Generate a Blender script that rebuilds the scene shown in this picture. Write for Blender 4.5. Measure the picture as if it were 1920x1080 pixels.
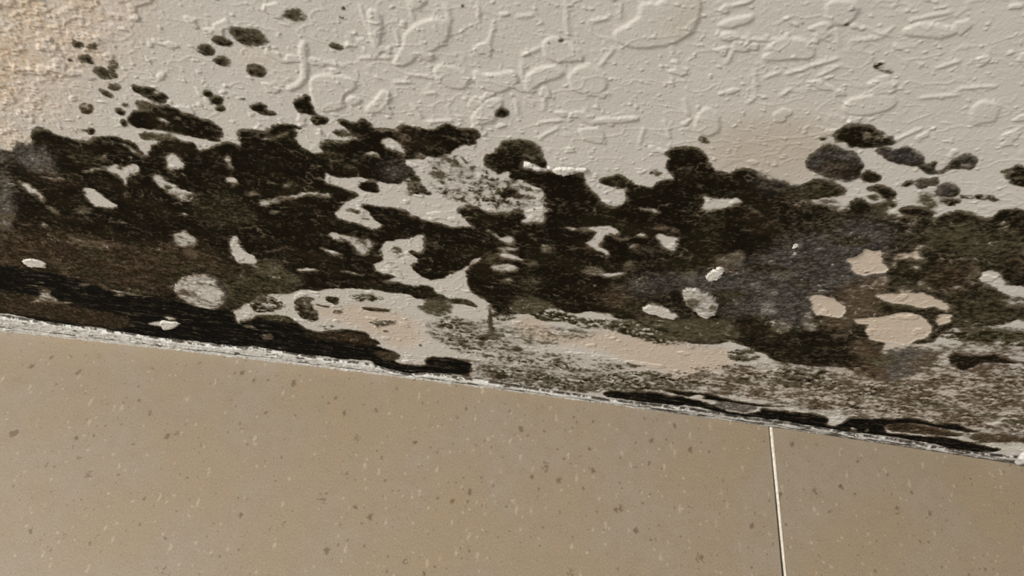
import bpy, bmesh, math, random
import numpy as np
from mathutils import Vector, Matrix

for o in list(bpy.data.objects):
    bpy.data.objects.remove(o)
SC = bpy.context.scene
COL = SC.collection

# ------------------------------------------------------------------ camera
# The wall is the plane y = 0 facing -y, the floor is z = 0, x runs along the wall, metres.
# A phone held about half a metre above the floor, tipped down at the foot of the wall and slightly rolled.
FPX = 1390.0                                    # focal length for a 1920 px wide frame
PITCH = math.radians(56.46)
ROLL = math.radians(7.37)
DIST = 0.44
BASE_PITCH = PITCH + math.atan(200.1 / FPX)     # ray that meets the foot of the wall
CAM_D = DIST * math.cos(PITCH)
CAM_H = CAM_D * math.tan(BASE_PITCH)
CAM = np.array([0.0, -CAM_D, CAM_H])
fwd = np.array([0.0, math.cos(PITCH), -math.sin(PITCH)])
up0 = np.array([0.0, math.sin(PITCH), math.cos(PITCH)])
rt0 = np.array([1.0, 0.0, 0.0])
RT = math.cos(ROLL) * rt0 + math.sin(ROLL) * up0
UP = -math.sin(ROLL) * rt0 + math.cos(ROLL) * up0
cam_data = bpy.data.cameras.new('camera')
cam_data.sensor_fit = 'HORIZONTAL'
cam_data.sensor_width = 36.0
cam_data.lens = 36.0 * FPX / 1920.0
cam_data.clip_start = 0.02
cam = bpy.data.objects.new('camera', cam_data)
COL.objects.link(cam)
m = Matrix.Identity(4)
for i in range(3):
    m[i][0] = RT[i]; m[i][1] = UP[i]; m[i][2] = -fwd[i]; m[i][3] = CAM[i]
cam.matrix_world = m
SC.camera = cam

# ------------------------------------------------------------------ light and exposure
SC.view_settings.view_transform = 'Standard'
SC.view_settings.look = 'None'
SC.view_settings.gamma = 1.0
SC.view_settings.exposure = 0.0
SC.view_settings.use_curve_mapping = False
world = bpy.data.worlds.new('room_light')
SC.world = world
world.use_nodes = True
bg = world.node_tree.nodes['Background']
bg.inputs[0].default_value = (1.0, 0.965, 0.93, 1)
bg.inputs[1].default_value = 0.44

def area(name, loc, target, size, power, color):
    d = bpy.data.lights.new(name, 'AREA')
    d.shape = 'RECTANGLE'; d.size = size[0]; d.size_y = size[1]
    d.energy = power; d.color = color
    o = bpy.data.objects.new(name, d)
    COL.objects.link(o)
    o.location = loc
    o.rotation_euler = (Vector(target) - Vector(loc)).to_track_quat('-Z', 'Y').to_euler()
    return o
# daylight of a window to the left, high enough to graze the wall
area('window_daylight', (-3.2, -1.15, 3.3), (0, 0, 0.15), (1.3, 1.6), 315, (1.0, 0.97, 0.93))

# ------------------------------------------------------------------ helpers
def bow(x):                                     # the wall is not quite straight: it bows back by some millimetres
    return 0.0055 * (1 - (np.clip(x, -0.5, 0.5) / 0.4) ** 2)

def to_wall(px, py):                            # photograph pixel -> (x, z) on the wall
    px = np.asarray(px, float); py = np.asarray(py, float)
    a = (px - 960) / FPX; b = -(py - 540) / FPX
    d = fwd[None] + a[:, None] * RT[None] + b[:, None] * UP[None]
    yb = np.zeros(len(px))
    for _ in range(4):
        t = (yb - CAM[1]) / d[:, 1]
        x = CAM[0] + t * d[:, 0]
        yb = bow(x)
    return x, CAM[2] + t * d[:, 2]

def to_floor(px, py):
    a = (px - 960) / FPX; b = -(py - 540) / FPX
    d = fwd + a * RT + b * UP
    t = -CAM[2] / d[2]
    return CAM[0] + t * d[0], CAM[1] + t * d[1]

def tag(o, label=None, category=None, group=None, kind=None):
    if label: o['label'] = label
    if category: o['category'] = category
    if group: o['group'] = group
    if kind: o['kind'] = kind
    return o

# ------------------------------------------------------------------ numeric fields on the wall, half-millimetre grid
STEP = 0.0005
X0, X1, Z1 = -0.45, 0.45, 0.40
NX = int(round((X1 - X0) / STEP)) + 1
NZ = int(round(Z1 / STEP)) + 1
GX = X0 + np.arange(NX) * STEP
GZ = np.arange(NZ) * STEP

def perlin(u, v, seed):
    rng = np.random.RandomState(seed)
    ang = rng.rand(256, 256) * 2 * np.pi
    gx, gy = np.cos(ang), np.sin(ang)
    iu = np.floor(u).astype(int); iv = np.floor(v).astype(int)
    fu = u - iu; fv = v - iv
    su = fu * fu * fu * (fu * (fu * 6 - 15) + 10); sv = fv * fv * fv * (fv * (fv * 6 - 15) + 10)
    def g(a, b):
        p = (iu + a) & 255; q = (iv + b) & 255
        return gx[q, p] * (fu - a) + gy[q, p] * (fv - b)
    n0 = g(0, 0) * (1 - su) + g(1, 0) * su
    n1 = g(0, 1) * (1 - su) + g(1, 1) * su
    return (n0 * (1 - sv) + n1 * sv) * 1.5

UX, VZ = np.meshgrid(GX, GZ)
def fbm(sx, sz, seed, octaves=3, gain=0.5):     # about -1..1
    out = np.zeros_like(UX); amp = 1.0; tot = 0
    for k in range(octaves):
        f = 2.03 ** k
        out += amp * perlin(UX / sx * f + 37.2 * k + 50, VZ / sz * f + 11.7 * k + 50, seed + k)
        tot += amp; amp *= gain
    return out / tot * 1.3

def sstep(a, b, x):
    t = np.clip((x - a) / (b - a), 0, 1)
    return t * t * (3 - 2 * t)

def box1(a, r, axis):
    if r < 1: return a
    pad = [(0, 0), (0, 0)]; pad[axis] = (r + 1, r)
    c = np.cumsum(np.pad(a, pad, mode='edge'), axis=axis)
    n = 2 * r + 1
    if axis == 0: return (c[n:] - c[:-n]) / n
    return (c[:, n:] - c[:, :-n]) / n

def blur(a, r, passes=2):
    r = int(round(r))
    for _ in range(passes):
        a = box1(box1(a, r, 0), r, 1)
    return a

def chaikin(p, n=2):
    for _ in range(n):
        q = np.roll(p, -1, 0)
        r = np.empty((len(p) * 2, 2))
        r[0::2] = p * 0.8 + q * 0.2
        r[1::2] = p * 0.2 + q * 0.8
        p = r
    return p

def fill(px, soft_mm):
    """polygon in photograph pixels -> (row slice, col slice, soft mask) on the wall grid"""
    x, z = to_wall(px[:, 0], px[:, 1])
    i = (x - X0) / STEP; j = z / STEP
    r = max(1, int(round(soft_mm * 0.001 / STEP)))
    pad = 2 * r + 3
    c0 = max(0, int(i.min()) - pad); c1 = min(NX, int(i.max()) + pad + 2)
    r0 = max(0, int(j.min()) - pad); r1 = min(NZ, int(j.max()) + pad + 2)
    if c1 - c0 < 2 or r1 - r0 < 2: return None
    mask = np.zeros((r1 - r0, c1 - c0))
    SS = 2
    xs = np.arange(c0, c1)
    n = len(i)
    for row in range(r0, r1):
        acc = mask[row - r0]
        for s in range(SS):
            y = row - 0.25 + 0.5 * s
            a, b = j, np.roll(j, -1)
            hit = (a <= y) != (b <= y)
            if not hit.any(): continue
            ia, ib = i[hit], np.roll(i, -1)[hit]
            t = (y - a[hit]) / (b[hit] - a[hit])
            cr = np.sort(ia + t * (ib - ia))
            for k in range(0, len(cr) - 1, 2):
                acc += np.clip(xs + 0.5 - cr[k], 0, 1) * np.clip(cr[k + 1] - xs + 0.5, 0, 1) / SS
    return slice(r0, r1), slice(c0, c1), blur(mask, r, 2)

TILE = {'A': (0, 0, 4), 'B': (0, 200, 4), 'C': (0, 400, 4), 'D': (400, 100, 4), 'E': (400, 300, 4), 'F': (400, 500, 4),
        'G': (800, 150, 4), 'H': (800, 350, 4), 'I': (800, 550, 4), 'J': (1180, 200, 4), 'K': (1180, 420, 4), 'L': (1180, 600, 4),
        'M': (1440, 180, 4), 'N': (1440, 400, 4), 'O': (1440, 620, 4), 'P': (480, 0, 8 / 3), 'Q': (1200, 0, 8 / 3), 'R': (0, 0, 1)}

# Where the growth lies on the wall: survey tile, coverage (s = speckled), tone, colony, softness in mm ; outline, or ( an ellipse
GROWTH = """
# ---- a thin soiled film over the worn strip above the floor
O 0.31 b - 4 ; 700 250 1250 80 1990 40 1990 900 1500 800 900 700 600 650
O 0.25 b - 4 ; -60 260 600 260 800 500 900 690 400 620 -60 590
L 0.30 b - 4 ; -40 400 300 440 700 330 1300 320 1960 400 1960 760 1300 660 600 560 -40 540
I 0.28 b - 4 ; 0 470 900 520 1400 570 1940 640 1940 760 1300 760 800 710 300 640 0 580
I 0.28 o - 2.5 ; -20 200 300 180 700 230 1200 260 1300 330 800 420 300 420 -20 330
# ---- the continuous growth, tile by tile
B 1 k left_growth 0.7 ; 0 330 110 330 130 270 230 300 240 170 290 155 370 175 420 215 480 225 545 250 600 248 660 275 690 290 680 235 740 225 830 215 900 235 980 260 1030 300 1080 360 1110 390 1110 310 1180 285 1200 240 1280 220 1350 250 1400 270 1440 250 1500 330 1560 330 1640 280 1740 275 1820 310 1830 290 1780 190 1830 165 1920 170 1920 1080 -60 1080
C 0.9 k left_growth 0.7 ; -60 200 1920 200 1920 640 1740 740 1700 720 -60 420
D 1 k left_growth 0.6 ; -20 680 100 665 170 690 220 710 170 600 210 575 270 565 330 580 400 570 440 540 520 530 560 530 640 545 670 570 620 590 620 650 680 720 760 745 825 740 800 690 830 655 960 660 1050 660 1085 640 1040 600 980 550 930 510 960 490 1030 520 1090 520 1090 490 1130 490 1180 530 1230 565 1300 560 1370 570 1410 545 1480 550 1560 560 1640 570 1700 550 1760 530 1830 560 1960 565 1960 680 1850 690 1770 740 1680 775 1580 750 1570 790 1480 790 1420 780 1430 820 1500 890 1510 920 1430 940 1390 990 1320 970 1250 960 1180 940 1060 930 940 935 860 900 810 880 830 970 850 990 960 1010 1070 1060 1080 1090 -20 1090
E 1 k left_growth 0.6 ; -20 -20 810 60 830 170 960 210 1060 240 1080 270 1000 310 960 340 900 400 960 450 1080 470 1200 525 1290 490 1200 440 1150 380 1100 340 1130 330 1250 345 1380 365 1440 380 1490 420 1560 440 1700 480 1820 510 1940 510 1940 760 1860 830 1750 860 1690 890 1620 900 1520 840 1470 790 1540 740 1450 680 1480 670 1540 700 1750 670 1700 610 1620 550 1560 555 1470 590 1270 610 1250 680 1270 745 1200 780 1200 820 1250 850 1350 860 1370 880 1250 910 1440 920 1500 950 1620 940 1660 990 1740 1020 1750 1050 1500 1040 1470 1000 1300 990 1120 960 1000 965 850 965 750 985 700 960 540 1000 400 1000 300 980 130 1000 100 880 -20 860
G 1 k left_growth 0.5 ; -20 365 70 370 130 335 170 330 220 360 280 380 350 365 390 380 400 420 370 445 320 480 240 485 190 530 80 575 -20 555
H 1 k right_growth 0.6 ; 290 180 380 130 450 200 540 210 650 200 750 220 700 270 880 270 910 260 1000 300 1920 280 1920 900 1600 880 1560 1000 1420 980 1250 930 1100 960 960 900 860 930 720 950 690 960 640 900 480 880 400 830 320 780 300 700 300 620 370 560 430 510 480 440 460 360 380 320 330 280
H 1 k left_growth 0.6 ; -20 270 100 280 200 310 320 300 440 330 500 400 480 470 430 510 340 540 230 610 100 680 -20 710
G 1 k right_growth 0.5 ; 430 590 470 555 510 540 510 510 550 490 570 465 650 450 720 450 800 480 855 515 830 530 880 590 905 640 870 660 800 620 710 600 700 640 790 670 860 680 930 680 1030 720 1080 685 1110 700 1170 690 1200 770 1240 830 1280 890 1360 940 1420 960 1480 920 1500 880 1470 820 1560 800 1640 790 1680 820 1760 750 1940 745 1940 1140 900 1140 870 1000 910 980 850 920 880 860 830 800 730 770 720 740 640 750 610 720 650 690 590 680 540 705 500 680 440 640
K 0.93 k right_growth 0.7 ; -20 -40 1940 -40 1940 1080 1200 1060 1100 980 900 870 760 860 700 900 500 900 350 860 200 790 -20 720
J 1 k right_growth 0.6 ; -20 545 40 570 70 590 130 600 180 610 230 560 300 550 330 540 290 500 270 440 300 410 275 360 280 325 370 300 450 300 530 320 570 370 600 420 640 470 720 495 770 490 790 470 860 465 940 490 1010 530 1050 560 1110 560 1190 595 1280 600 1320 570 1420 545 1500 560 1640 620 1590 660 1500 670 1420 680 1300 700 1250 700 1400 730 1600 790 1680 700 1720 690 1820 740 1900 800 1940 840 1940 1100 -20 1100
M 0.93 k right_growth 0.6 ; -10 635 50 630 120 650 160 680 240 680 300 640 400 625 480 650 590 705 540 745 400 750 240 760 330 790 480 840 600 870 640 780 700 765 800 830 880 860 830 890 900 930 960 905 1010 930 1040 950 1150 940 1220 930 1310 890 1400 850 1500 870 1560 900 1690 915 1720 860 1780 850 1880 840 1980 850 1980 1120 -10 1120
N 0.88 k right_growth 0.9 ; -20 -40 1980 80 1980 800 1450 870 1380 850 1250 960 1100 980 800 960 780 1080 -20 1080
L 0.93 k grey_crust 0.8 ; 700 130 950 90 1400 90 1750 100 1820 160 1800 260 1580 340 1450 340 1300 310 1150 330 1000 250 940 230 840 180
A 1 k upper_growth 0.5 ; 955 890 990 840 1060 825 1130 830 1150 790 1190 770 1260 785 1330 815 1360 855 1430 865 1520 890 1610 920 1650 960 1665 1010 1640 1030 1560 1020 1690 1050 1560 1050 1450 1020 1330 1000 1250 975 1130 965 1010 955 985 930 960 915
A 0.6 o upper_growth 0.6 ; 1040 1010 1100 985 1200 1000 1300 1010 1360 1040 1250 1050 1150 1050 1080 1060
# ---- thin, grey, olive and brown zones
B 0.62 g left_growth 1.2 ; 120 280 230 300 380 300 400 420 440 520 300 500 230 480 100 380
B 0.62 g left_growth 1 ; -60 340 110 340 90 420 -60 420
B 0.5 g left_growth 1 ; -60 420 40 470 75 560 85 700 95 900 60 960 -60 960
C 0.86 b left_growth 2 ; -60 120 350 120 500 100 950 230 1250 200 1650 300 1750 390 1920 380 1920 430 1740 500 1620 440 1280 500 1280 600 800 550 400 430 -60 390
B 0.92 o left_growth 1.5 ; 500 300 600 260 700 320 760 400 640 460 520 400
B 0.9 o left_growth 1.5 ; 1400 700 1650 640 1800 650 1920 800 1900 900 1650 900 1450 850
E 0.62 o left_growth 1 ; 330 720 450 740 550 780 500 800 700 900 600 930 400 880 250 800 370 790
E 0.8 o left_growth 1.5 ; 100 860 300 830 500 900 700 930 540 1000 400 1000 300 980 130 1000
D 0.82 g left_growth 1.2 ; 1250 850 1410 800 1500 890 1430 940 1300 950
D 0.55 o left_growth 0.8 ; 870 770 930 765 1060 850 1050 870 960 800 860 810
G 0.8 o right_growth 1 ; 570 465 720 450 860 515 880 600 760 560 640 520 550 510
H 0.6 o right_growth 1 ; 620 850 750 820 900 840 960 900 860 940 700 960 640 910
H 0.62 o left_growth 1 ; 0 840 130 830 180 860 180 950 80 970 0 950
H 0.78 k left_growth 0.7 ; 150 840 260 835 340 860 400 910 330 900 280 880 180 880
H 0.9 k right_growth 0.7 ; 480 880 560 860 610 900 680 960 600 960 500 930
H 0.68 b right_growth 1 ; 1580 960 1700 970 1900 990 1920 1050 1700 1050 1580 1000
H 0.75 b right_growth 2 ; 1300 780 1560 700 1560 960 1400 930 1300 870
H 0.6 o right_growth 0.8 ; 430 500 520 480 520 560 480 590 430 560
H 0.8 o right_growth 1 ; 680 660 800 640 860 700 800 800 690 760
F 0.6 o left_growth 1 ; 1540 280 1700 270 1790 300 1740 350 1650 365 1530 320
F 0.82 o left_growth 1 ; 140 200 300 170 420 200 320 240 210 290 150 300
J 0.8 o right_growth 1 ; 520 790 700 800 720 860 640 920 560 870
J 0.78 o right_growth 1 ; 1290 590 1420 545 1500 560 1640 620 1590 660 1400 670 1310 640
J 0.74 o right_growth 1 ; 1170 610 1230 595 1300 610 1310 650 1220 660
J 0.82 g right_growth 1.5 ; 880 520 1000 530 1190 600 1170 640 1000 610
J 0.78 o right_growth 1.5 ; 1800 700 1920 760 1920 900 1800 880
K 0.8 g grey_crust 2 ; -20 400 400 370 700 320 1000 260 1300 100 1700 -40 1940 -20 1940 450 1400 540 1350 650 1000 700 700 680 660 560 400 460 200 500 -20 560
N 0.8 g grey_crust 2 ; -20 260 300 190 560 110 760 60 900 150 800 260 600 310 640 460 300 560 280 900 -20 900
K 0.64 o right_growth 1.5 ; 60 720 400 700 900 720 960 800 760 860 520 900 400 880 200 780
K 0.95 k grey_crust 1.5 ; 700 700 950 690 1060 760 1200 820 1400 800 1700 850 1800 960 1500 1050 1200 1040 1000 950 880 850
N 0.6 b grey_crust 1.5 ; 500 600 650 500 850 480 900 600 820 620 850 740 640 790 650 860 400 850 380 780 570 780 560 680
N 0.84 b right_growth 2.5 ; 1100 400 1500 350 1560 520 1500 640 1280 560 1150 500
N 0.82 o right_growth 2.5 ; 1300 600 1700 600 1850 700 1800 830 1450 860
N 0.74 o right_growth 2.5 ; 1000 120 1500 80 1920 150 1920 300 1600 330 1300 300
O 0.6 g grey_crust 1.2 ; 700 200 850 180 1000 110 1250 150 1270 230 1100 320 1000 360 880 390 760 350 700 320
O 0.68 b grey_crust 1.2 ; 640 60 800 90 860 180 720 220 620 160
# ---- pale plaster showing through
B 0.05 h - 0.4 ; 830 430 900 430 940 450 990 420 1040 440 1050 490 980 530 950 560 960 590 930 590 925 555 850 500 780 470 640 490 600 470 700 470 780 440
B 1 k left_growth 0.4 ( 905 457 24 12
B 0.35 h - 0.5 ( 780 365 25 20
B 0.35 h - 0.5 ( 965 375 15 10
B 0.2 h - 0.5 ; 880 265 980 290 1050 350 1090 385 1060 385 980 320
B 0.12 h - 0.6 ; 1240 360 1340 350 1360 400 1410 430 1380 460 1260 480 1250 430
B 0.2 h - 0.7 ; 1130 510 1180 490 1260 560 1340 580 1420 640 1480 650 1400 700 1320 690 1220 620 1160 560
B 0.95 k left_growth 0.6 ( 1370 585 48 40
B 0.7 k left_growth 0.5 ( 1265 610 25 14
B 0 h - 0.5 ; 1460 240 1520 230 1560 260 1690 260 1600 275 1560 320 1520 335 1460 280
B 0.3 h - 0.7 ; 1670 370 1740 370 1740 470 1700 450
B 0.05 h - 0.5 ; 1690 540 1740 515 1790 565 1750 578 1700 560
B 0.15 h - 0.8 ; 130 550 190 565 310 640 345 700 330 730 270 670 190 620
B 0.25 h - 0.5 ; 270 515 320 508 400 530 470 530 480 555 400 545
B 0.05 h - 0.5 ; 600 620 690 600 740 640 820 700 900 745 850 765 700 750 660 690
B 0.5 h - 0.8 ; 560 770 640 740 700 760 680 790 580 800
B 0.3 h - 0.4 ; 150 870 240 868 240 884 160 884
B 0.1 h - 0.4 ; 305 880 350 870 350 910 320 905
B 0.2 h - 0.5 ( 1385 805 22 14
B 0.3 h - 0.5 ; 1840 640 1920 635 1920 660 1840 660
B 0.5 h - 0.8 ; 350 730 420 760 440 810 380 790
A 0.08 h - 0.4 ; 1170 870 1260 885 1280 905 1250 925 1200 900
A 0.3 h - 0.4 ; 1195 810 1260 830 1290 850 1230 835
A 0.3 h - 0.4 ( 1335 882 20 14
C 0.25 h - 0.6 ; 1300 150 1390 120 1440 170 1480 210 1420 250 1330 250 1300 200
C 0.6 h - 1 ; 1340 255 1480 260 1480 330 1400 330
C 0.05 h - 0.6 ; 1720 160 1790 165 1800 240 1850 290 1920 330 1920 375 1770 375 1740 290 1710 250
C 0.5 h - 1 ; 1740 740 1820 680 1920 640 1920 870 1800 840
C 0.2 h - 1.8 ; 1300 560 1340 500 1440 458 1560 448 1640 500 1690 560 1710 640 1690 702 1580 706 1450 682 1350 632
C 0.45 o - 1.2 ; 1320 560 1390 540 1480 590 1600 650 1400 600
C 0.5 o - 1 ; 1640 500 1720 520 1740 640 1700 690 1680 600
C 0.08 h - 0.8 ; 1740 740 1840 690 1920 650 1920 780 1860 800 1780 800
C 0.55 h - 0.9 ; 460 140 560 170 640 200 800 210 830 240 700 260 560 230
C 0.6 h - 0.8 ; -20 350 60 345 80 370 -20 390
D 0 h - 0.4 ; 1250 660 1300 620 1360 640 1420 690 1450 740 1420 760 1330 720 1270 690
D 0.6 k left_growth 0.3 ( 1350 690 12 10
D 0.3 h - 0.5 ; 1400 600 1450 630 1440 650 1400 630
D 0.15 h - 0.5 ; 1130 735 1240 735 1240 780 1190 765 1140 755
D 0.25 h - 0.5 ; 540 570 560 580 550 605 520 600 480 630 400 650 340 640 330 615 440 630
D 0.3 h - 0.6 ; 75 770 140 770 140 860 100 830
D 0.35 h - 0.5 ( 560 985 30 18
D 0.3 h - 0.5 ; 235 1045 330 1030 350 1060 240 1065
D 0.45 h - 0.5 ; 1490 750 1560 740 1580 780 1510 780
E 0.2 h - 0.5 ; 320 290 400 295 500 275 650 240 800 240 900 245 890 275 780 270 700 262 590 285 450 320 380 350 345 330
E 0.2 h - 0.5 ; 840 550 900 540 1000 560 1060 570 1120 590 1180 590 1190 630 1170 690 1110 720 1070 690 1060 640 980 620 910 590
E 0.9 k left_growth 0.3 ; 950 585 1020 620 985 622
E 0.62 o left_growth 0.4 ( 1130 630 40 16
E 0.25 h - 0.5 ; 790 645 850 660 920 680 980 705 900 720 850 690
E 0.12 h - 0.5 ; 610 815 720 805 840 825 640 830
E 0.12 h - 0.5 ; 940 820 1000 825 1100 850 1180 855 1060 860
E 1 k left_growth 0.3 ; 970 375 1050 360 1110 395 1080 405 1030 385
E 0.6 k left_growth 0.3 ; 1110 430 1160 440 1180 455 1120 445
E 0.5 o left_growth 0.6 ; 1350 640 1400 640 1420 720 1370 750 1350 690
E 0.42 o left_growth 0.6 ( 1330 785 40 18
E 0.45 o left_growth 0.5 ; 1640 590 1700 640 1720 655 1650 640
E 0.45 o left_growth 0.5 ( 1580 605 42 14
E 0.55 h - 0.6 ; 410 380 500 375 490 400 420 400
E 0.45 h - 0.5 ; 370 690 440 670 540 650 600 640 500 665 430 690
G 0 h - 0.3 ; 705 610 760 625 860 655 860 680 790 665 730 640
G 0.35 h - 0.6 ; 1560 940 1700 970 1740 980 1720 995 1600 970
G 0.45 h - 0.5 ; 720 545 790 560 830 585 790 590 740 570
H 0.04 h - 0.4 ; 1020 305 1180 310 1290 290 1360 285 1470 340 1420 360 1340 355 1320 400 1290 450 1360 490 1370 540 1330 500 1240 460 1160 405 1270 380 1270 330 1200 320 1100 330
H 0.2 h - 0.5 ; 1690 310 1780 290 1820 295 1750 320
H 0.1 h - 0.5 ; 1550 360 1620 340 1660 370 1640 385
H 0 h - 0.5 ; 1700 370 1740 345 1820 370 1900 380 1870 410 1890 440 1840 495 1780 470 1750 410
H 0.55 h - 0.8 ; 1800 290 1900 320 1920 350 1840 340
H 0.2 h - 0.4 ; 1380 370 1450 370 1520 400 1450 390
H 0.45 h - 0.6 ( 1550 440 25 20
H 0.04 h - 0.4 ; 440 320 500 340 570 390 600 365 650 370 670 410 640 430 570 420 520 370
H 0.25 h - 0.5 ; 520 460 570 440 660 450 700 470 650 480 560 480
H 0.05 h - 0.5 ; 530 490 600 490 680 520 740 550 640 545 550 540
H 0.22 h - 0.6 ; 470 600 560 570 660 580 690 610 650 640 580 640 490 630
H 0.45 h - 0.5 ; 540 700 640 680 660 700 580 725
H 0.5 o - 0.6 ; 850 420 920 430 930 490 870 490
H 0.62 o - 0.8 ; 750 330 830 380 820 420
H 0.5 h - 0.8 ; 680 560 800 560 880 590 780 590
H 0.45 h - 1 ; 1150 620 1230 590 1320 610 1340 650 1420 640 1500 630 1480 660 1380 680 1280 670 1160 640
H 0.08 h - 0.5 ; 1280 660 1340 655 1420 640 1500 635 1440 662 1370 678
H 0.5 h - 0.8 ; 1480 560 1540 530 1560 600 1480 630
H 0.05 h - 0.5 ; 1600 900 1680 870 1760 880 1900 960 1880 980 1790 990 1690 950 1620 930
H 0.3 h - 0.5 ; 1250 940 1340 935 1440 975 1330 965
J 0.1 h - 0.5 ; 510 770 560 730 540 700 520 640 560 650 600 690 700 690 820 680 840 720 800 740 700 770 600 780
J 0.3 h - 0.5 ; 470 560 520 570 540 600 490 590
J 0.45 h - 0.7 ; 850 730 900 740 990 790 1000 820 920 780
J 0.3 h - 0.5 ( 190 780 30 15
J 0 h - 0.3 ( 1245 1042 26 13
J 0.35 h - 0.7 ; 1250 680 1400 680 1550 700 1660 760 1590 790 1480 740 1400 710 1300 700
K 0.2 h - 0.6 ; 375 490 440 460 500 470 560 480 640 540 680 600 650 680 580 710 520 680 430 600 410 560
K 0.5 k - 0.6 ( 470 570 40 25
K 0.5 k - 0.6 ( 620 610 30 25
K 0.05 h - 0.4 ; 560 390 610 340 720 310 690 370 620 420 580 410
K 0.6 h - 0.8 ; 400 360 480 330 560 400 480 440 400 400
K 0.5 h - 1 ; 680 220 880 200 870 280 760 320 640 290
K 0.42 h - 0.7 ( 1030 630 65 45
K 0.5 h - 0.5 ( 1055 505 45 28
K 0.48 h - 0.5 ( 950 460 36 24
K 0.55 h - 0.6 ( 1110 380 50 30
M 0.2 h - 0.4 ; 1040 945 1130 925 1140 940 1060 960
M 0.2 h - 0.4 ; 1210 925 1300 890 1310 900 1240 930
M 0.15 h - 0.4 ; 1320 945 1400 960 1480 970 1400 975
N 0 e - 0.4 ; 570 350 690 300 700 270 780 280 880 270 850 320 860 360 910 400 900 440 820 450 720 470 640 450 610 400
N 0.95 k grey_crust 0.3 ; 715 442 765 428 740 448
N 0 e - 0.4 ; 300 620 390 600 490 640 575 680 575 760 540 780 460 770 400 755 350 770 330 700
N 0 e - 0.4 ; 670 830 640 790 720 780 800 770 880 770 960 745 1080 740 1180 780 1240 860 1200 940 1100 950 1050 990 920 970 780 960 720 890 760 840
N 0.05 e - 0.5 ; 800 610 900 600 1080 590 1200 600 1300 650 1380 700 1350 740 1240 700 1150 720 1060 690 940 680 860 650
N 0.05 e - 0.5 ; 1250 790 1300 745 1370 750 1385 800 1330 830 1260 840
N 0.25 e - 0.6 ; 940 310 1000 290 1060 300 1130 230 1200 230 1120 280 1150 320 1200 360 1100 350 1000 340 940 350
N 0.1 h - 0.4 ; 1060 390 1140 400 1100 420
N 0.3 e - 0.5 ; 910 370 960 350 960 410 920 400
N 0.35 h - 0.7 ; 1120 490 1200 520 1200 560 1280 580 1200 580 1130 540
N 0.3 e - 0.8 ; 960 560 1030 540 1100 590 980 600
N 0.4 e - 1 ; 820 460 920 450 900 540 820 560 780 520
N 0.05 h - 0.5 ; 1590 470 1640 420 1720 420 1740 480 1790 540 1880 540 1980 560 1960 600 1850 640 1790 620 1740 580 1640 540 1590 510
N 0.3 h - 0.8 ; 1710 650 1800 640 1980 640 1980 690 1780 690
N 0.35 h - 0.5 ; 1440 495 1540 505 1580 520 1500 515
N 0.4 h - 0.5 ; 1535 360 1555 370 1580 470 1550 470
N 0.46 h - 0.7 ( 20 690 40 50
N 0.46 h - 0.9 ( 95 850 75 48
N 0.4 h - 0.6 ; 250 800 300 720 330 740 340 830 390 840 330 885 270 860
N 0.4 h - 0.5 ; 430 890 520 905 640 915 520 922
N 0.5 h - 1.2 ; 1430 870 1500 840 1700 860 1950 860 1950 960 1500 960 1430 900
# ---- black band along the floor
C 1 K left_band 0.5 ; -60 400 100 395 350 440 560 480 760 560 900 600 1300 640 1450 690 1600 720 1740 720 1760 790 1940 880 1940 1010 1500 960 1200 935 950 890 700 850 450 828 250 795 100 758 -60 735
C 0.9 b left_band 2.2 ; -60 580 200 600 450 660 800 740 1000 780 950 870 600 820 300 780 -60 720
F 1 K left_band 0.5 ; -10 310 130 320 190 420 290 400 310 365 420 355 540 370 620 410 700 470 800 490 900 480 1000 470 1150 490 1180 520 1130 545 1250 600 1400 650 1350 720 1600 740 1640 690 1700 675 1840 690 1940 720 1940 805 1600 795 1500 805 1340 775 1200 750 1200 700 1000 695 760 665 700 665 500 628 350 600 150 588 -10 565
I 1 K left_band 0.5 ; -10 480 60 470 250 500 290 570 340 620 250 610 100 590 -10 580
F 0.9 b left_band 2 ; 600 500 1000 480 1150 500 1250 600 1000 560 800 540
F 0.82 o left_band 0.7 ; 310 365 540 365 640 420 560 420 400 400
F 0.78 b left_band 1.2 ; 1200 620 1400 650 1380 700 1250 690
F 0.3 h - 0.4 ; 210 430 280 430 330 455 250 450
F 0.1 h - 0.4 ; 140 355 190 430 210 425 175 370
F 0.6 h - 0.6 ; 350 510 450 500 450 540 360 540
C 0.4 h - 0.5 ( 340 590 45 25
C 0.3 h - 0.6 ; 200 680 280 630 340 590 420 640 440 660 300 660
C 0.1 h - 0.3 ; 1100 820 1220 800 1340 810 1330 850 1250 870 1210 840 1120 838
C 0.1 h - 0.3 ; 1220 772 1270 768 1330 795 1270 800
C 0.45 h - 0.4 ( 640 532 40 12
C 0.45 h - 0.5 ; 710 515 770 520 800 555 750 540
C 0.3 h - 0.3 ; 885 732 970 745 1060 765 960 752
C 0.4 h - 0.3 ( 300 513 14 8
C 0.4 h - 0.3 ( 480 665 70 8
C 0.35 h - 0.4 ( 900 610 40 10
L 1 K right_band 0.4 ; -10 530 200 540 440 580 590 620 650 640 760 690 880 700 960 690 1000 650 1080 680 1300 690 1480 720 1500 770 1420 782 1200 755 900 725 680 695 500 645 300 615 -10 605
I 1 K right_band 0.4 ; 1320 740 1400 725 1560 740 1700 740 1930 780 1930 845 1750 825 1500 795 1330 770
L 1 K right_band 0.3 ; 180 508 450 538 600 552 740 590 880 620 1060 640 1210 655 960 645 760 615 580 592 420 570
L 0.5 g right_band 0.4 ; 620 600 760 620 960 645 960 670 880 695 760 680 640 650
L 0 h - 0.3 ; 430 575 500 555 590 575 490 600
L 0.1 h - 0.3 ; 230 545 300 545 375 570 300 570
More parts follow.
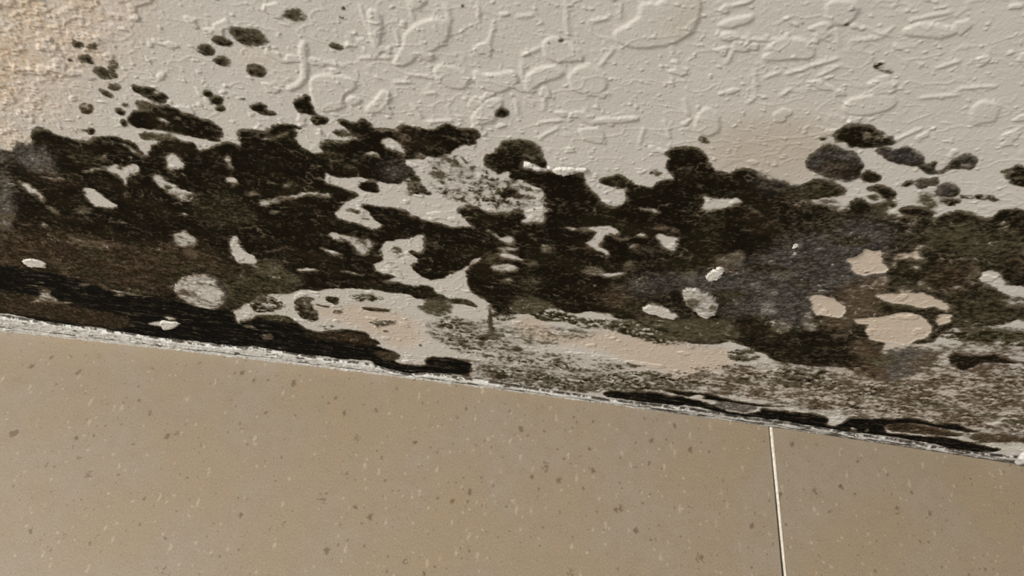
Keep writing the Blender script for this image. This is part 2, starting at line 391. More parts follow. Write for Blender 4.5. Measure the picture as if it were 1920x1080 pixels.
L 0.05 h - 0.3 ; 580 610 625 600 610 640
O 1 K right_band 0.4 ; -10 600 100 595 220 610 400 640 430 690 500 720 560 690 620 650 760 655 900 660 1000 660 1060 645 1160 670 1250 700 1340 685 1420 700 1500 740 1600 755 1500 760 1380 740 1250 720 1100 690 1000 690 870 700 870 760 1000 770 1150 790 1300 790 1500 830 1640 860 1760 890 1690 912 1500 902 1350 875 1200 838 1100 825 950 795 700 765 500 745 300 705 -10 655
O 0.84 b right_band 1.2 ; 870 690 1050 690 1300 740 1500 790 1300 790 1100 770 900 750
O 0.72 b right_band 1 ; 1580 765 1940 800 1940 835 1700 830 1600 850 1500 800
O 0.1 h - 0.3 ( 635 733 14 9
O 0.2 h - 0.3 ( 730 742 10 9
# ---- speckled films
A s0.55 k stain 0.6 ( 585 335 50 26
A s0.55 k stain 0.6 ( 705 345 50 34
I s0.5 k specks 1.5 ; 330 530 600 540 900 600 1100 640 1500 580 1700 590 1930 650 1930 725 1700 725 1300 745 1000 725 700 685 480 645
I s0.2 k specks 2 ; 0 200 450 250 520 330 700 420 1200 480 1700 540 1500 570 1100 600 600 520 300 460 200 350
I s0.6 o specks 1 ; 720 140 950 110 1200 200 1560 200 1900 280 1920 370 1800 380 1560 330 1350 270 1200 270 1050 210 880 210
I s0.45 k specks 1 ; 480 130 640 150 700 190 560 210 470 180
I s0.4 k specks 1 ; 80 180 240 170 300 240 200 260 100 240
L s0.24 b specks 2 ; 0 420 700 330 1100 330 1500 370 1920 480 1920 700 1500 690 1100 620 700 560 300 500 0 500
O s0.24 b specks 2 ; -10 250 500 280 900 400 1300 330 1990 200 1990 800 1500 720 900 620 300 560 -10 540
L s0.42 k specks 2 ; -10 390 200 380 350 450 600 440 900 420 1100 380 1400 400 1600 450 1940 500 1940 600 1500 560 1100 500 800 500 500 520 300 500 -10 520
L s0.6 o specks 1 ; 720 230 900 200 1000 280 900 320 760 300
L s0.6 k specks 1 ; 1150 370 1350 380 1400 430 1250 480 1160 450
L s0.62 b specks 1.5 ; 1600 330 1920 200 1940 480 1750 420 1650 380
L s0.3 o specks 1.5 ; 0 60 200 60 400 130 380 190 200 180 0 130
O s0.5 b specks 1 ; 950 500 1050 430 1250 420 1300 560 1200 620 1000 600
O s0.34 b specks 2 ; 1250 380 1500 330 1990 260 1990 720 1650 700 1450 520
O s0.34 b specks 2 ; 1280 560 1600 560 1990 700 1990 800 1600 740
O s0.45 k specks 1 ; -10 300 400 280 480 300 350 360 200 400 -10 420
O s0.6 b specks 1 ; 400 380 700 440 740 480 560 460
O s0.7 k specks 0.7 ; 560 540 750 570 700 590 560 570
O s0.6 o specks 1.5 ; 1250 0 1980 -20 1980 130 1600 90 1400 70 1250 30
F s0.72 k specks 0.7 ; 270 260 400 220 520 260 520 320 430 340 300 340
F s0.78 k specks 0.7 ; 600 280 640 220 760 230 740 280 800 380 750 420 660 380 620 330
F s0.7 k specks 0.7 ; 830 220 940 220 930 290 850 260
F s0.6 k specks 0.7 ; 780 440 930 440 880 470 790 465
F s0.4 k specks 1 ; 1150 400 1440 400 1300 440 1180 450
F s0.5 k specks 1 ; 1680 400 1840 370 1930 450 1930 500 1700 470
F s0.25 k specks 1.5 ; 1650 520 1930 520 1930 680 1750 620
F s0.5 o specks 1 ; 980 210 1200 200 1300 250 1050 270
D s0.75 k specks 0.6 ; 1430 930 1540 910 1560 980 1620 1050 1500 1060 1430 1070 1470 1000
D s0.65 k specks 0.6 ; 1640 880 1690 850 1710 870 1730 940 1690 930
G s0.7 k specks 0.6 ; 30 660 100 650 130 740 90 730 50 700
G s0.75 k specks 0.6 ; 240 770 310 755 360 830 370 850 330 840 280 800
G s0.7 k specks 0.6 ; 530 820 620 810 670 790 680 870 600 890 550 870
G s0.85 k specks 0.6 ; 200 980 300 930 400 960 450 1000 540 990 640 990 700 940 740 1000 720 1030 600 1090 330 1090 280 1020
H s0.85 k specks 0.6 ; 280 170 380 130 450 200 540 200 650 190 740 220 640 320 560 350 440 300 340 290
G s0.25 k specks 2 ; 0 560 200 560 500 700 800 800 880 1000 400 950 0 850
J s0.4 k specks 1 ; 150 460 240 460 240 530 170 520
Q s0.45 k specks 0.6 ; 1150 330 1190 290 1220 330 1270 360 1200 355
# ---- separate colonies on the clean plaster
A 1 k spot_a 0.35 ( 1558 703 35 24
A 1 k spot_b 0.35 ( 1628 748 45 31
A 1 k spot_c 0.35 ( 1655 813 37 21
A 1 k spot_d 0.3 ( 1820 742 14 10
A 0.82 k oval_a 0.6 ; 1460 380 1490 335 1560 330 1610 370 1600 410 1550 418 1500 400
A 0.74 k oval_b 0.6 ; 1580 285 1620 258 1690 275 1740 320 1750 350 1690 350 1620 330
A 0.82 k oval_c 0.6 ; 1580 452 1640 420 1700 425 1735 460 1700 495 1650 490
R 0.76 k feather_a 0.8 ; 430 58 438 48 455 55 475 52 490 60 508 78 490 84 470 88 450 82 438 72
R 0.78 k diamond_a 0.5 ; 462 122 472 119 490 121 502 133 492 143 475 144 464 135
R 0.7 k feather_b 1 ; 530 22 545 16 562 18 578 33 560 42 545 38 533 32
A 0.8 k specks 0.3 ( 1755 390 20 10
A 0.7 k specks 0.3 ( 1697 386 10 7
A 0.9 k flake_mark 0.5 ( 640 435 52 32
A 0.9 k flake_mark 0.4 ( 682 466 18 14
A 0.8 k specks 0.4 ( 525 450 13 13
A 0.72 o wedge_a 0.6 ; 690 510 760 495 830 545 890 550 880 580 800 598 740 580
A 0.6 k wedge_a 0.6 ( 848 490 34 44
A 0.88 k slash_a 0.5 ; 725 670 760 665 830 700 870 735 820 735 760 700
A 0.62 k slash_a 0.6 ( 855 650 50 26
A 0.88 k smear_a 0.5 ; 965 640 1020 635 1060 650 1140 650 1190 690 1240 700 1270 740 1220 765 1150 750 1080 720 1020 700 985 665
A 0.35 h - 0.5 ( 1160 690 34 18
A 0.75 k round_a 0.7 ( 650 815 55 38
A 0.3 h - 0.6 ( 655 800 22 10
A 0.62 k small_a 0.5 ( 945 785 34 20
A 0.92 k small_b 0.4 ( 900 840 36 22 25
A 0.95 k small_c 0.4 ; 900 900 930 890 960 930 945 948 915 935
A 0.72 k upper_growth 0.7 ( 1070 790 60 34
A 1 k small_d 0.4 ( 680 985 28 28
A 0.6 k specks 0.3 ; 500 992 650 968 650 984 520 1002
A 0.5 k specks 0.3 ( 812 885 14 10
A 0.6 k specks 0.6 ; 110 1080 150 1060 190 1085
D 1 k notch 0.35 ; 595 370 640 330 670 330 690 310 725 315 725 380 770 445 740 460 690 445 670 460 630 430
D 1 k notch_b 0.35 ; 725 495 780 460 830 480 880 490 850 525 800 540 740 520
D 0.55 k specks 0.5 ( 815 605 20 14
D 0.8 o lens_a 0.4 ; 890 585 920 565 980 575 1040 620 1050 640 970 630 910 610
D 1 k hook 0.3 ; 265 405 310 375 370 375 420 400 380 410 400 430 480 445 450 460 380 462 320 440
D 1 k pebble 0.3 ; 1075 1000 1110 965 1180 950 1220 965 1245 1030 1200 1045 1110 1035
D 0.8 k specks 0.3 ; 1710 780 1760 775 1850 840 1820 835
D 0.8 k specks 0.3 ; 1780 770 1840 840 1870 860 1850 830 1800 770
D 0.8 k specks 0.3 ; 1850 770 1920 820 1900 830 1850 790
G 1 k dot_far 0.3 ( 565 243 52 34
G 1 k specks 0.3 ( 10 850 25 14
G 0.8 k specks 0.4 ; 730 815 830 830 880 845 800 840
G 0.95 k leaf_a 0.4 ; 1280 770 1310 735 1380 725 1430 710 1490 730 1560 765 1520 790 1460 815 1380 800
P 1 k pin_a 0.2 ( 1035 33 9 7
P 1 k pin_b 0.2 ( 1528 200 10 8
P 1 k pin_b 0.2 ( 1467 212 8 6
P 1 k pin_c 0.2 ( 438 42 9 7
P 1 k pin_c 0.2 ( 428 86 9 7
P 0.75 k feather_c 0.5 ; 365 225 385 205 440 240 430 252 390 248
P 0.8 k specks 0.3 ( 480 252 12 6
Q 0.9 k pin_d 0.25 ; 1020 42 1100 40 1105 50 1070 55
Q 0.95 k pin_d 0.25 ( 1028 122 15 8
Q 0.8 k specks 0.2 ( 810 118 10 5
Q 0.7 k specks 0.2 ( 765 100 9 6
Q 0.9 k specks 0.2 ( 543 168 7 7
Q 0.7 k specks 0.2 ( 170 106 8 5
Q 0.8 k specks 0.2 ( 1130 505 7 6
Q 0.7 k feather_d 0.4 ; 1150 335 1200 335 1220 350 1190 350
Q 0.7 k feather_d 0.4 ( 1245 362 22 8
J 1 k dash 0.2 ; 512 222 550 228 575 250 625 272 575 280 540 258
M 0.88 g grey_patch 0.6 ; 280 550 290 470 340 430 380 380 430 355 480 350 560 390 660 410 650 440 710 480 700 530 690 560 650 630 560 635 480 625 400 590 340 570
M 0.95 k grey_patch 0.6 ; 690 580 740 550 800 580 855 590 840 640 760 660 710 640
M 1 k dome 0.5 ; 490 310 520 250 600 215 710 205 800 240 880 290 955 330 950 355 880 360 820 385 730 395 640 385 560 350
M 0.4 h - 0.5 ( 738 292 34 26
M 0.9 k dot_b 0.5 ( 412 320 28 17
M 0.86 g chain 0.5 ; 800 400 860 375 960 390 1040 375 1100 400 1170 450 1170 490 1210 510 1250 480 1275 495 1240 560 1320 570 1340 520 1400 460 1460 435 1540 440 1575 480 1540 550 1500 550 1400 540 1350 560 1290 590 1200 580 1150 540 1090 525 1000 515 920 490 860 450
M 0.35 h - 0.5 ( 1490 520 50 13
M 0.95 k chip_a 0.4 ; 990 660 1080 630 1085 660 1010 690
M 0.78 g twin 0.5 ( 1150 655 45 45
M 0.82 k twin 0.5 ( 1232 640 50 28
M 0.92 k comma 0.5 ; 720 700 780 675 870 670 950 710 970 750 920 785 870 760 830 720
M 0.8 k specks 0.5 ( 790 755 40 18
M 0.9 k bar 0.5 ; 800 810 870 790 970 795 960 830 860 835
M 0.86 g round_b 0.6 ( 1350 705 85 54
M s0.8 k specks 0.5 ; 1430 740 1500 750 1600 730 1700 750 1740 800 1620 775 1510 765 1440 770
M 0.7 o right_growth 0.8 ; 1110 740 1180 720 1250 760 1280 820 1250 850 1110 800
M s0.7 k specks 0.5 ; 1270 780 1380 765 1460 790 1340 830
M 0.9 k right_growth 0.7 ; 970 870 1000 835 1110 830 1220 850 1270 870 1210 930 1150 920 1050 910 990 900
M s0.85 k edge_patch 0.7 ; 1730 560 1850 540 1870 500 1980 480 1980 690 1860 670 1800 650 1790 600
F 1 k specks 0.3 ; 1140 535 1180 530 1260 575 1200 580
F 0.8 k specks 0.4 ; 760 275 880 300 850 308 770 290
F 0.85 k specks 0.4 ; 1100 295 1200 310 1330 320 1320 340 1150 330
F 0.6 k specks 0.4 ( 930 340 38 14
F 0.8 k specks 0.3 ( 1290 482 14 9
F 0.8 k specks 0.3 ( 1555 585 12 9
F 0.65 k specks 0.4 ( 1870 555 40 11
I 0.8 k specks 0.3 ; 458 90 478 90 488 240 545 340 510 325 465 260
I 0.8 k specks 0.5 ( 430 330 50 22
I 0.7 k specks 0.4 ( 280 355 40 11
I 0.7 k specks 0.3 ( 460 468 38 8
I 0.85 k specks 0.4 ( 680 415 34 17
I 0.9 k specks 0.5 ( 560 620 45 18
O 0.97 k green_patch 0.6 ; 1350 200 1400 160 1480 180 1540 175 1600 190 1700 175 1780 210 1900 240 1800 244 1600 235 1540 270 1440 300 1390 260
O 0.9 k specks 0.4 ; 340 360 370 310 430 298 490 308 400 320 370 365
O 0.85 k specks 0.4 ; 680 270 760 270 740 300
O 0.7 k specks 0.4 ; 280 575 470 555 330 588
"""
# Plaster splashes and trowel ridges of the wall finish: "tile ;" outline of a flat splash, "tile -" run of a ridge
RELIEF = """
P ; 750 170 800 120 900 90 970 110 960 190 900 240 820 270 740 330 680 320 740 230
P ; 890 350 930 320 1010 340 1070 380 1050 440 980 440 910 400
P ; 1090 350 1150 380 1280 350 1320 400 1230 460 1150 450 1100 410
P ; 1340 390 1400 340 1500 330 1550 370 1400 420 1360 470
P ; 1560 390 1600 340 1680 320 1760 400 1740 460 1640 470 1580 440
P ; 1430 220 1480 180 1600 240 1650 300 1460 305
R ; 1150 60 1180 48 1250 -10 1312 -10 1310 28 1300 60 1260 82 1200 90 1160 80
P ; 270 390 370 370 490 390 500 440 430 470 440 540 320 560 280 480
P ; 445 500 490 475 535 500 490 525
P ; 540 560 640 450 665 460 660 540 600 560
P ; 1090 570 1150 500 1240 490 1200 600 1100 630 1080 600
P ; 150 440 200 420 235 380 220 220 250 200 258 400 180 455
P ; 560 60 600 50 630 100 605 260 575 200
P ; 1610 640 1730 640 1740 720 1640 700
P ; 1650 600 1900 580 1920 600 1700 620
P ; 760 -10 850 -10 830 25 790 40
P ; 800 280 850 250 890 270 880 310
Q ; 930 0 1080 0 1100 50 1030 130 940 110
Q ; 640 300 850 290 870 270 860 220 700 230 600 290
Q ; 1020 560 1030 500 1180 470 1280 480 1270 540 1100 580
Q ; 270 640 290 580 330 530 390 570 400 650 330 680
Q ; 390 180 450 150 510 190 430 200
Q ; 1300 170 1400 110 1500 130 1620 150 1500 190
Q ; 1650 560 1700 500 1800 520 1770 610 1660 620
Q ; 1150 440 1250 400 1300 420 1180 480
Q ; 380 120 560 70 560 100 440 140
Q ; 0 20 90 10 60 60 0 90
Q ; 620 260 700 180 830 200 860 230 700 240
P - 760 0 790 100
P - 950 20 970 110
P - 1110 20 1115 90
P - 1190 120 1160 250
P - 1550 0 1560 180
P - 1820 20 1825 90
P - 1680 110 1770 85
P - 1440 430 1440 550
P - 1640 540 1660 610
P - 520 290 680 285
P - 780 520 830 590
P - 270 300 450 330
P - 1420 610 1530 600
P - 1410 690 1510 640
P - 1790 240 1720 330
P - 1640 475 1770 465
P - 1300 500 1310 570
P - 1330 270 1420 240
P - 1330 310 1335 400
P - 700 150 720 220
P - 760 370 890 390
P - 690 410 780 410
P - 840 470 900 460
P - 1310 85 1390 75
P - 860 610 980 600
P - 520 20 600 240
Q - 150 230 180 290
Q - 470 250 430 320
Q - 575 350 580 480 535 515
Q - 220 490 245 580
Q - 545 165 530 230
Q - 835 225 870 290
Q - 985 140 995 230
Q - 895 380 990 330
Q - 1400 490 1600 470
Q - 1600 440 1780 430
Q - 700 480 760 440
Q - 730 370 850 330 990 290
Q - 1750 240 1740 280
Q - 1480 340 1600 300
Q - 1800 700 1900 640
Q - 1270 700 1410 640
Q - 20 640 0 720
Q - 465 30 560 0
Q - 120 600 150 690
Q - 460 190 640 200 740 190
Q - 620 390 700 360
Q - 1060 200 1200 190 1260 140
Q - 1350 100 1560 60
"""

def outline(tile, nums, ellipse=False):
    ox, oy, s = TILE[tile]
    if ellipse:
        cx, cy, rx, ry = nums[:4]
        ang = math.radians(nums[4]) if len(nums) > 4 else 0
        t = np.linspace(0, 2 * np.pi, 28, endpoint=False)
        ex, ey = rx * np.cos(t), ry * np.sin(t)
        p = np.stack([cx + ex * math.cos(ang) - ey * math.sin(ang), cy + ex * math.sin(ang) + ey * math.cos(ang)], 1)
    else:
        p = chaikin(np.array(nums, float).reshape(-1, 2))
    return p / s + np.array([ox, oy])

D = np.zeros((NZ, NX)); GREY = np.zeros_like(D); BROWN = np.zeros_like(D); OLIVE = np.zeros_like(D); DEEP = np.zeros_like(D); BEIGE = np.zeros_like(D)
OWNER = np.zeros((NZ, NX), int)
TAGS = ['-']
speck = fbm(0.0036, 0.0030, 71, 4, 0.75)
speck = speck + 0.42 * fbm(0.024, 0.013, 77, 4, 0.6)
speck_sorted = np.sort(speck.ravel()[::97])
for line in GROWTH.strip().splitlines():
    if line.startswith('#'): continue
    ell = '(' in line
    head, nums = line.split('(' if ell else ';')
    tile, val, tone, who, soft = head.split()
    if who == 'stain': who = 'flake_mark'
    soft = float(soft)
    if tone in 'gbo' and who in ('left_growth', 'right_growth', 'grey_crust') and val[0] != 's': soft = 0.6 + 2.0 * soft
    got = fill(outline(tile, [float(v) for v in nums.split()], ell), soft)
    if got is None: continue
    rs, cs, a = got
    if val[0] == 's':
        cover = float(val[1:])
        cut = speck_sorted[int((1 - cover) * (len(speck_sorted) - 1))]
        v = sstep(cut - 0.22, cut + 0.30, speck[rs, cs]) * (0.82 if tone == 'b' else 0.95)
        D[rs, cs] = np.maximum(D[rs, cs], a * v)
        D[rs, cs] = np.maximum(D[rs, cs], a * 0.20)
        on = (a > 0.4) & (OWNER[rs, cs] == 0)
    else:
        v = float(val)
        D[rs, cs] += a * (v - D[rs, cs])
        on = a > 0.4
    if tone not in 'he':
        for f, key in ((GREY, 'g'), (BROWN, 'b'), (OLIVE, 'o'), (DEEP, 'K')):
            f[rs, cs] += a * ((1.0 if tone == key else 0.0) - f[rs, cs])
    if tone == 'e':
        BEIGE[rs, cs] += a * (1 - BEIGE[rs, cs])
    if who != '-':
        if who not in TAGS: TAGS.append(who)
        O_ = OWNER[rs, cs]; O_[on] = TAGS.index(who)

# plain washes of colour on the plaster itself
ORANGE = np.zeros_like(D); TAN = np.zeros_like(D)
def wash(f, pts, soft, amount=1.0):
    got = fill(chaikin(np.array(pts, float).reshape(-1, 2)), soft)
    if got: rs, cs, a = got; f[rs, cs] = np.maximum(f[rs, cs], a * amount)
wash(ORANGE, [-200, -150, 200, -100, 300, 0, 230, 70, 120, 150, 90, 230, 30, 300, -200, 330], 16, 0.75)
wash(ORANGE, [-200, -60, 110, -40, 130, 60, 60, 140, 30, 260, -200, 300], 12, 1.0)
ORANGE = np.clip(ORANGE * (1 + 0.9 * fbm(0.03, 0.022, 291, 4, 0.6)), 0, 1)
wash(ORANGE, [455, 95, 505, 95, 510, 125, 460, 125], 4, 0.45)
wash(TAN, [1360, 230, 1540, 215, 1570, 290, 1500, 350, 1370, 330, 1300, 300], 7, 0.9)
wash(TAN, [1250, 20, 1320, 0, 1310, 40, 1280, 75, 1250, 70], 3, 0.5)
wash(BEIGE, [560, 580, 700, 570, 780, 600, 800, 640, 750, 660, 690, 620, 620, 600], 4, 0.8)
wash(BEIGE, [960, 605, 1010, 590, 1040, 630, 1180, 620, 1300, 650, 1370, 655, 1375, 690, 1280, 705, 1220, 690, 1100, 650, 980, 640], 3, 0.9)
wash(BEIGE, [860, 640, 1300, 720, 1920, 820, 1920, 700, 1700, 690, 1400, 700, 1000, 680], 8, 0.5)
wash(BEIGE, [1610, 640, 1700, 620, 1780, 690, 1680, 700], 4, 0.6)

# past the surveyed stretch of wall the growth carries on: mirrored about the ends of the survey
P_ = np.stack([UX - CAM[0], bow(UX) - CAM[1], VZ - CAM[2]], -1)
SX = 960 + FPX * (P_ @ RT) / np.maximum(P_ @ fwd, 1e-3)
il = np.array([np.interp(8.0, row, np.arange(NX)) for row in SX])[:, None]
ir = np.array([np.interp(1912.0, row, np.arange(NX)) for row in SX])[:, None]
cols = np.arange(NX)[None].repeat(NZ, 0).astype(float)
cols = np.where(cols < il, 2 * il - cols, np.where(cols > ir, 2 * ir - cols, cols))
MIRRORED = (np.arange(NX)[None] < il) | (np.arange(NX)[None] > ir)
cols = np.clip(np.round(cols), 0, NX - 1).astype(int)
D, GREY, BROWN, OLIVE, DEEP, BEIGE, ORANGE, TAN, OWNER = [np.take_along_axis(f, cols, 1) for f in (D, GREY, BROWN, OLIVE, DEEP, BEIGE, ORANGE, TAN, OWNER)]

big = [TAGS.index(n) for n in ('left_growth', 'right_growth', 'grey_crust', 'left_band', 'right_band', 'specks')]
OWNER = np.where(MIRRORED & (OWNER > 0) & ~np.isin(OWNER, big), TAGS.index('specks'), OWNER)

# natural, uneven edges: push everything about by a millimetre or so
wx = fbm(0.009, 0.009, 5, 3) * 0.0017 + fbm(0.0030, 0.0024, 9, 3, 0.65) * 0.0012
wz = fbm(0.009, 0.009, 15, 3) * 0.0014 + fbm(0.0030, 0.0024, 19, 3, 0.65) * 0.0009
near = 0.3 + 0.7 * sstep(0.15, 0.6, blur(D, 16, 2)); wx *= near; wz *= near
ii = np.clip(np.arange(NX)[None] + wx / STEP, 0, NX - 1.001); jj = np.clip(np.arange(NZ)[:, None] + wz / STEP, 0, NZ - 1.001)
i0 = ii.astype(int); j0 = jj.astype(int); fi = ii - i0; fj = jj - j0
def warp(f):
    return (f[j0, i0] * (1 - fi) + f[j0, i0 + 1] * fi) * (1 - fj) + (f[j0 + 1, i0] * (1 - fi) + f[j0 + 1, i0 + 1] * fi) * fj
D, GREY, BROWN, OLIVE, DEEP, BEIGE = [warp(f) for f in (D, GREY, BROWN, OLIVE, DEEP, BEIGE)]
OWNER = OWNER[np.round(jj).astype(int), np.round(ii).astype(int)]
# some edges are crisp, others fade out
fade = sstep(-0.25, 0.45, fbm(0.014, 0.010, 25, 2))
small = np.isin(OWNER, [k for k, n in enumerate(TAGS) if n.split('_')[0] in ('spot', 'pin', 'dot', 'dash', 'hook', 'pebble', 'notch', 'chip', 'feather', 'small')])
D = np.where(small, D, D * (1 - 0.85 * fade) + blur(D, 2, 2) * 0.85 * fade)
# thicker and thinner growth inside the colonies
mott = fbm(0.013, 0.009, 31, 4, 0.65); mott2 = fbm(0.0046, 0.0030, 41, 4, 0.65); mott3 = fbm(0.0016, 0.0014, 51, 2, 0.6)
streaky = fbm(0.030, 0.0028, 61, 4, 0.65)
GREY, BROWN, OLIVE = [np.clip(blur(f, 4, 2) * (1 + 0.5 * mott), 0, 1) for f in (GREY, BROWN, OLIVE)]
OLIVE = np.maximum(OLIVE, 0.8 * sstep(0.05, 0.5, fbm(0.028, 0.018, 65, 3)))
BROWN = np.maximum(BROWN, 0.7 * sstep(0.15, 0.6, fbm(0.035, 0.02, 68, 3)))
inside = sstep(0.35, 0.8, D)
D = D * (1 + (1 - inside) * np.clip(1.1 * fbm(0.017, 0.008, 115, 4, 0.65), -0.7, 0.8) * sstep(0.55, 0.3, D))
D = D + inside * (0.19 * mott + 0.27 * mott2 + 0.14 * mott3 - 0.065) * (1 - 0.5 * DEEP)
D = D + inside * DEEP * (0.30 * np.minimum(streaky, 0.15) - 0.02)
rim_a = np.exp(-(fbm(0.019, 0.013, 81, 3, 0.5) / 0.035) ** 2) * sstep(0.0, 0.5, fbm(0.02, 0.012, 85, 3))
rim_b = np.exp(-(fbm(0.010, 0.007, 91, 2, 0.5) / 0.05) ** 2) * sstep(0.1, 0.55, fbm(0.025, 0.015, 95, 3))
D = D - inside * (1 - DEEP) * (0.46 * rim_a + 0.40 * rim_b)
D = D - inside * DEEP * 0.55 * sstep(0.34, 0.70, fbm(0.020, 0.0022, 101, 4, 0.7)) 
crust = fbm(0.0032, 0.0024, 75, 4, 0.7)
D = D - inside * GREY * (0.60 * sstep(0.25, 0.75, crust) - 0.22 * sstep(-0.1, -0.6, crust))
D = np.clip(D, 0, 1.05)
D = np.clip(D + (1 - inside) * sstep(0.02, 0.3, D) * 0.34 * mott2, 0, 1.05)
# faint soiling of the plaster around and below the growth
halo = blur(sstep(0.4, 0.8, D), 9, 2)
D = np.maximum(D, np.clip(halo * 0.16 + 0.42 * halo * np.maximum(mott2, -0.3) + 0.15 * halo * mott, 0, 0.5))

# ------------------------------------------------------------------ relief of the wall (millimetres outwards)
H = np.zeros_like(D)
low = None
for line in RELIEF.strip().splitlines():
    if ';' in line:
        tile, nums = line.split(';')
        got = fill(outline(tile.strip(), [float(v) for v in nums.split()]), 0.5)
        if got is None: continue
        rs, cs, a = got
        rim = np.clip(a * (1 - a) * 4, 0, 1)
        H[rs, cs] = np.maximum(H[rs, cs], 0.50 * a + 0.16 * rim)
    else:
        parts = line.split()
        ox, oy, s = TILE[parts[0]]
        p = np.array([float(v) for v in parts[2:]]).reshape(-1, 2) / s + np.array([ox, oy])
        w = 1.9
        for a_, b_ in zip(p[:-1], p[1:]):
            d_ = (b_ - a_) / (np.linalg.norm(b_ - a_) + 1e-9); n_ = np.array([-d_[1], d_[0]])
            q = np.array([a_ - d_ * w * .6 + n_ * w * .5, a_ + n_ * w, b_ + n_ * w, b_ + d_ * w * .6, b_ - n_ * w, a_ - n_ * w])
            got = fill(chaikin(q, 1), 0.5)
            if got is None: continue
            rs, cs, a = got
            H[rs, cs] = np.maximum(H[rs, cs], 0.62 * a)
H = warp(H)
base_n = fbm(0.03, 0.024, 201, 3)
splash = fbm(0.016, 0.012, 211, 3, 0.55)
crumb_n = fbm(0.0045, 0.0032, 221, 3, 0.6)
grain = fbm(0.0013, 0.0011, 231, 2, 0.6)
clean = 1 - sstep(0.2, 0.6, blur(D, 6, 1))
H = np.maximum(H, 0.36 * sstep(0.36, 0.47, splash) * clean)
H += 0.11 * sstep(0.45, 0.62, fbm(0.0028, 0.0022, 281, 2)) * (0.3 + 0.7 * clean)
H += 0.26 * sstep(0.42, 0.62, crumb_n) * (0.35 + 0.65 * clean) + 0.15 * base_n + 0.05 * grain
ridge_n = 1 - np.abs(fbm(0.03, 0.017, 251, 3))
H += 0.12 * sstep(0.94, 0.985, ridge_n) * clean
# flaking crust: upper left corner, grey patch and the worn strip near the floor
rough = np.clip(sstep(0.1, 0.7, ORANGE) + GREY * sstep(0.3, 0.7, D) + 0.7 * sstep(0.055, 0.02, VZ), 0, 1)
flaky = fbm(0.010, 0.007, 261, 4, 0.66)
H += rough * (0.40 * sstep(-0.15, 0.30, flaky) + 0.12 * fbm(0.002, 0.0016, 271, 2))
H -= 0.35 * BEIGE * sstep(0.35, 0.1, D)
H += 0.12 * sstep(0.45, 0.9, D) + 0.10 * inside * mott2

# ------------------------------------------------------------------ grid of the built wall: fine where surveyed, coarser beyond
xl = X0 - np.cumsum(np.full(80, 0.0025))[::-1]; xr = X1 + np.cumsum(np.full(80, 0.0025))
FX = np.concatenate([xl, GX, xr])
idx = np.clip(np.round((FX - X0) / STEP).astype(int), -NX + 1, 2 * NX - 2)
idx = np.abs(idx); idx = np.where(idx > NX - 1, 2 * (NX - 1) - idx, idx)
FZ = np.concatenate([GZ, Z1 + np.cumsum(np.full(60, 0.004))])
zi = np.clip(np.round(FZ / STEP).astype(int), 0, None); zi = np.where(zi > NZ - 1, np.maximum(2 * (NZ - 1) - zi, 0), zi)
def full(f): return f[np.ix_(zi, idx)]
H, D, GREY, BROWN, OLIVE, DEEP, BEIGE, ORANGE, TAN = [full(f) for f in (H, D, GREY, BROWN, OLIVE, DEEP, BEIGE, ORANGE, TAN)]
OWNER = full(OWNER)
mz = FZ > Z1
D[mz] = 0; OWNER[mz] = 0
MOTT2 = full(mott2); CRUMB = full(crumb_n); FLAKY = full(flaky); SPECK = full(speck)
FXX, FZZ = np.meshgrid(FX, FZ)
WALL_Y = bow(FXX) - H * 0.001
FILM = np.stack([D, GREY, BROWN, np.ones_like(D)], -1)
TONE = np.stack([OLIVE, DEEP, BEIGE, np.ones_like(D)], -1)
STAIN = np.stack([ORANGE, TAN, np.zeros_like(D), np.ones_like(D)], -1)
NFX, NFZ = len(FX), len(FZ)

def sheet(name, cells, offset, mat, parent=None, origin=None, film=None):
    """mesh of the chosen grid cells, lifted off the wall by offset (m); sides closed back to the wall by the offset's own taper"""
    used = np.zeros((NFZ, NFX), bool)
    for dj in (0, 1):
        for di in (0, 1):
            used[dj:NFZ - 1 + dj, di:NFX - 1 + di] |= cells
    ids = np.full((NFZ, NFX), -1, int)
    n = int(used.sum())
    if n == 0: return None
    ids[used] = np.arange(n)
    x = FXX[used]; z = FZZ[used]; y = WALL_Y[used] - offset[used]
    cj, ci = np.nonzero(cells)
    quads = np.stack([ids[cj, ci], ids[cj, ci + 1], ids[cj + 1, ci + 1], ids[cj + 1, ci]], 1)
    me = bpy.data.meshes.new(name)
    o = bpy.data.objects.new(name, me)
    c = np.array([x.mean(), y.mean(), z.min()]) if origin is None else np.array(origin)
    co = np.stack([x, y, z], 1) - c
    me.vertices.add(n); me.vertices.foreach_set('co', co.ravel())
    k = len(quads)
    me.loops.add(k * 4); me.loops.foreach_set('vertex_index', quads.ravel())
    me.polygons.add(k)
    me.polygons.foreach_set('loop_start', np.arange(k) * 4)
    me.polygons.foreach_set('loop_total', np.full(k, 4))
    me.update(calc_edges=True)
    for nm, arr in (('film', FILM if film is None else film), ('tone', TONE), ('stain', STAIN)):
        at = me.attributes.new(nm, 'FLOAT_COLOR', 'POINT')
        at.data.foreach_set('color', arr[used].astype(np.float32).ravel())
    me.polygons.foreach_set('use_smooth', np.ones(k, bool))
    me.materials.append(mat)
    me.validate()
    o.location = c
    COL.objects.link(o)
    if parent:
        o.parent = parent
        o.location = c - np.array(parent.location)
    return o

